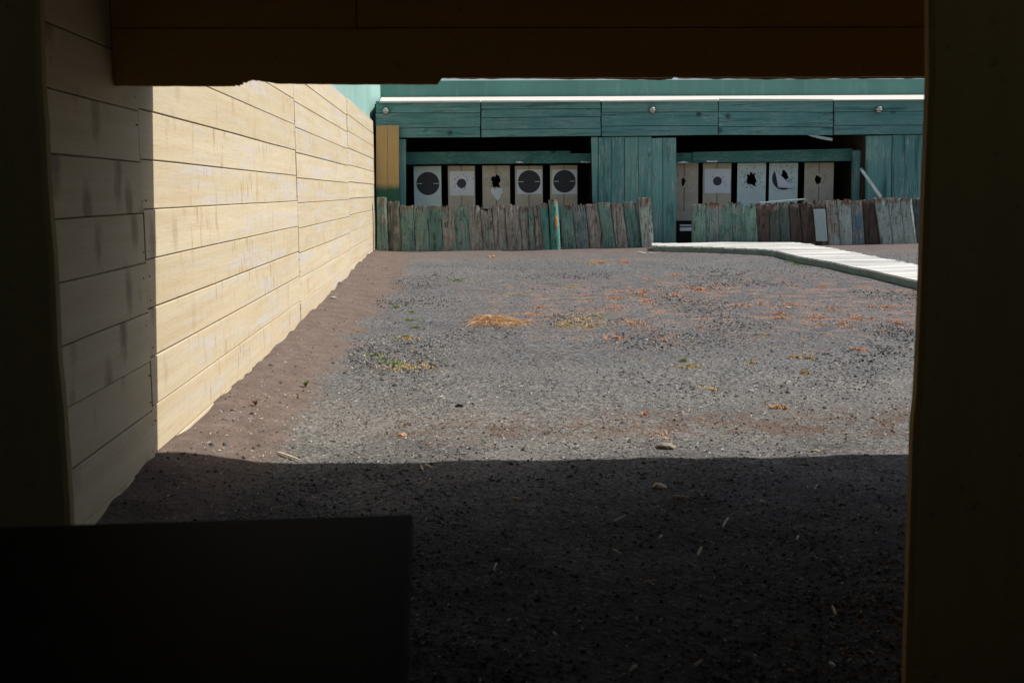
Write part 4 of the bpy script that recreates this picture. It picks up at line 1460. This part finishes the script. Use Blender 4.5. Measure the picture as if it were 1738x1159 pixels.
SG = 'wood splinters on the ground'
for (x0, y0, x1, y1, wd, lb) in [
    (471, 770, 509, 785, .03, 'thick brown stick lying across the shadow edge by the sandy bank'),
    (722, 791, 735, 799, .03, 'broad wood chip just inside the shadow left of centre, right one of a pair'),
    (714, 793, 719, 803, .02, 'narrow wood chip beside the broad chip inside the shadow'),
    (1142, 845, 1170, 849, .022, 'pale straight splinter lying level in the shade right of centre'),
    (1226, 898, 1236, 884, .02, 'pale splinter pointing uphill in the right half of the shade'),
    (1184, 946, 1191, 934, .024, 'short fat pale splinter in the middle of the right shade'),
    (463, 867, 498, 863, .012, 'thin straw-coloured stick just above the table edge'),
    (1289, 853, 1298, 857, .025, 'small tan chip in the shade near the shadow edge on the right'),
    (1412, 1033, 1419, 1050, .02, 'long pale splinter low in the shade near the partition'),
    (838, 972, 843, 961, .016, 'short pale splinter standing oblique near the table corner'),
    (1090, 994, 1114, 991, .012, 'thin straight stick lying level in the lower middle shade'),
    (1040, 889, 1062, 880, .014, 'slender pale twig in the upper middle of the shade'),
    (848, 938, 868, 940, .012, 'thin level twig right of the table corner'),
    (1177, 1136, 1192, 1127, .022, 'grey chip at the bottom of the frame in the shade'),
    (1068, 1144, 1080, 1136, .022, 'dull grey chip at the bottom of the frame left of its neighbour'),
    (1382, 834, 1388, 827, .014, 'small pale splinter in the shade right under the sunny strip at right'),
    (868, 847, 884, 852, .014, 'curved brown twig in the shade below the sunny strip'),
    (1040, 936, 1054, 946, .012, 'thin slanting twig in the centre of the shade'),
]:
    splinter(x0, y0, x1, y1, wd, MT['chip'], 'wood_splinter', lb, 'splinter', SG)
PG = 'white scraps on the ground'
for (x0, y0, x1, y1, wd, lb) in [
    (1269, 664, 1279, 666, .035, 'largest white scrap in the sunlit gravel at right'),
    (1293, 624, 1298, 625, .03, 'white scrap in the sunlit gravel behind the largest one'),
    (1334, 522, 1342, 524, .06, 'white scrap among the orange plants'),
    (1082, 428, 1096, 431, .08, 'curved white scrap at the foot of the tall end post'),
    (1102, 430, 1112, 431, .07, 'grey-white scrap beside the boardwalk start'),
    (1408, 1128, 1417, 1137, .022, 'bluish white scrap at the lower right in the shade'),
    (938, 1077, 945, 1084, .014, 'small white scrap low in the shade left of centre'),
    (801, 1096, 806, 1095, .012, 'tiny bright scrap near the lower right side of the table'),
    (1352, 920, 1355, 914, .02, 'pale scrap in the right of the shade at mid height'),
    (1118, 917, 1124, 913, .022, 'pale scrap in the centre of the shade'),
    (1428, 993, 1431, 996, .012, 'tiny bright scrap in the shade near the partition'),
    (1429, 408, 1436, 409.5, .09, 'white scrap on the ground at the foot of the right stakes'),
]:
    splinter(x0, y0, x1, y1, wd, MT['scrap'], 'paper_scrap', lb, 'scrap', PG, .004)


def rock(px, py, sx, label, mat=None, seed=1):
    p = atG(px, py)
    bm = bmesh.new()
    bmesh.ops.create_icosphere(bm, subdivisions=2, radius=1)
    me = bpy.data.meshes.new('stone')
    for v in bm.verts:
        n_ = noise.noise(v.co * 1.3 + Vector((seed, seed, 0)))
        v.co = Vector((v.co.x * sx, v.co.y * sx * .8, v.co.z * sx * .45)) * (1 + .4 * n_)
    bm.to_mesh(me); bm.free()
    me.materials.append(mat or MT['stonepale'])
    o = bpy.data.objects.new('stone', me); o.location = p + Vector((0, 0, sx * .12)); COL.objects.link(o)
    return tag(o, label, 'stone', 'single stones on the ground')


rock(1130, 760, .055, 'flat tan stone in the sunny strip right of centre', seed=2)
rock(1119, 827, .036, 'angular pale stone in the shade below the flat tan stone', MT['chip'], 5)
rock(1383, 766, .025, 'small tan stone at the sunny edge on the right', seed=7)
rock(1110, 783, .022, 'small tan stone on the shadow edge', seed=9)
rock(683, 739, .028, 'orange-brown stone left of centre near the sunny strip', MT['orange'], 11)
rock(566, 505, .05, 'pale stone at the foot of the plank wall', MT['concrete'], 13)
rock(779, 690, .03, 'black lump in the gravel left of centre', MT['black'], 15)
rock(834, 437, .07, 'orange-brown stone in front of the left stake row', MT['orange'], 17)


# fine wood chips trodden into the shaded ground
def chips(n, name, label):
    rr = random.Random(9)
    V, Fc = [], []
    for _ in range(n):
        y = rr.uniform(3.0, 8.6) if rr.random() < .8 else rr.uniform(8, 14)
        x = rr.uniform(WX + .15, .5 * y)
        if y > 8 and rr.random() < .5: continue
        z = ground(x, y) + .004
        L = rr.uniform(.004, .022); wd = rr.uniform(.0010, .0038); th = rr.uniform(0, 6.283)
        d = Vector((math.cos(th), math.sin(th), rr.uniform(-.1, .4))) * L
        s = Vector((-math.sin(th), math.cos(th), rr.uniform(-.3, .3))) * wd
        p = Vector((x, y, z)); b0 = len(V)
        V += [p - s, p + s, p + d + s * .6, p + d - s * .6, p + Vector((0, 0, .003)) + d * .5]
        Fc += [(b0, b0 + 1, b0 + 4), (b0 + 1, b0 + 2, b0 + 4), (b0 + 2, b0 + 3, b0 + 4), (b0 + 3, b0, b0 + 4)]
    me = bpy.data.meshes.new(name); me.from_pydata([tuple(v) for v in V], [], Fc); me.materials.append(MT['chipmix'])
    o = bpy.data.objects.new(name, me); COL.objects.link(o)
    return tag(o, label, 'debris', kind='stuff')


m = NT('mixed_chips', 0.85, 0.2)
MT['chipmix'] = m.done(m.ramp(m.isl(), [(0, (0.10, 0.07, 0.05)), (0.4, (0.30, 0.24, 0.17)), (0.8, (0.60, 0.52, 0.40)), (1.0, (0.8, 0.8, 0.78))]))
chips(9500, 'wood_chips', 'fine wood chips and straw bits trodden into the gravel')
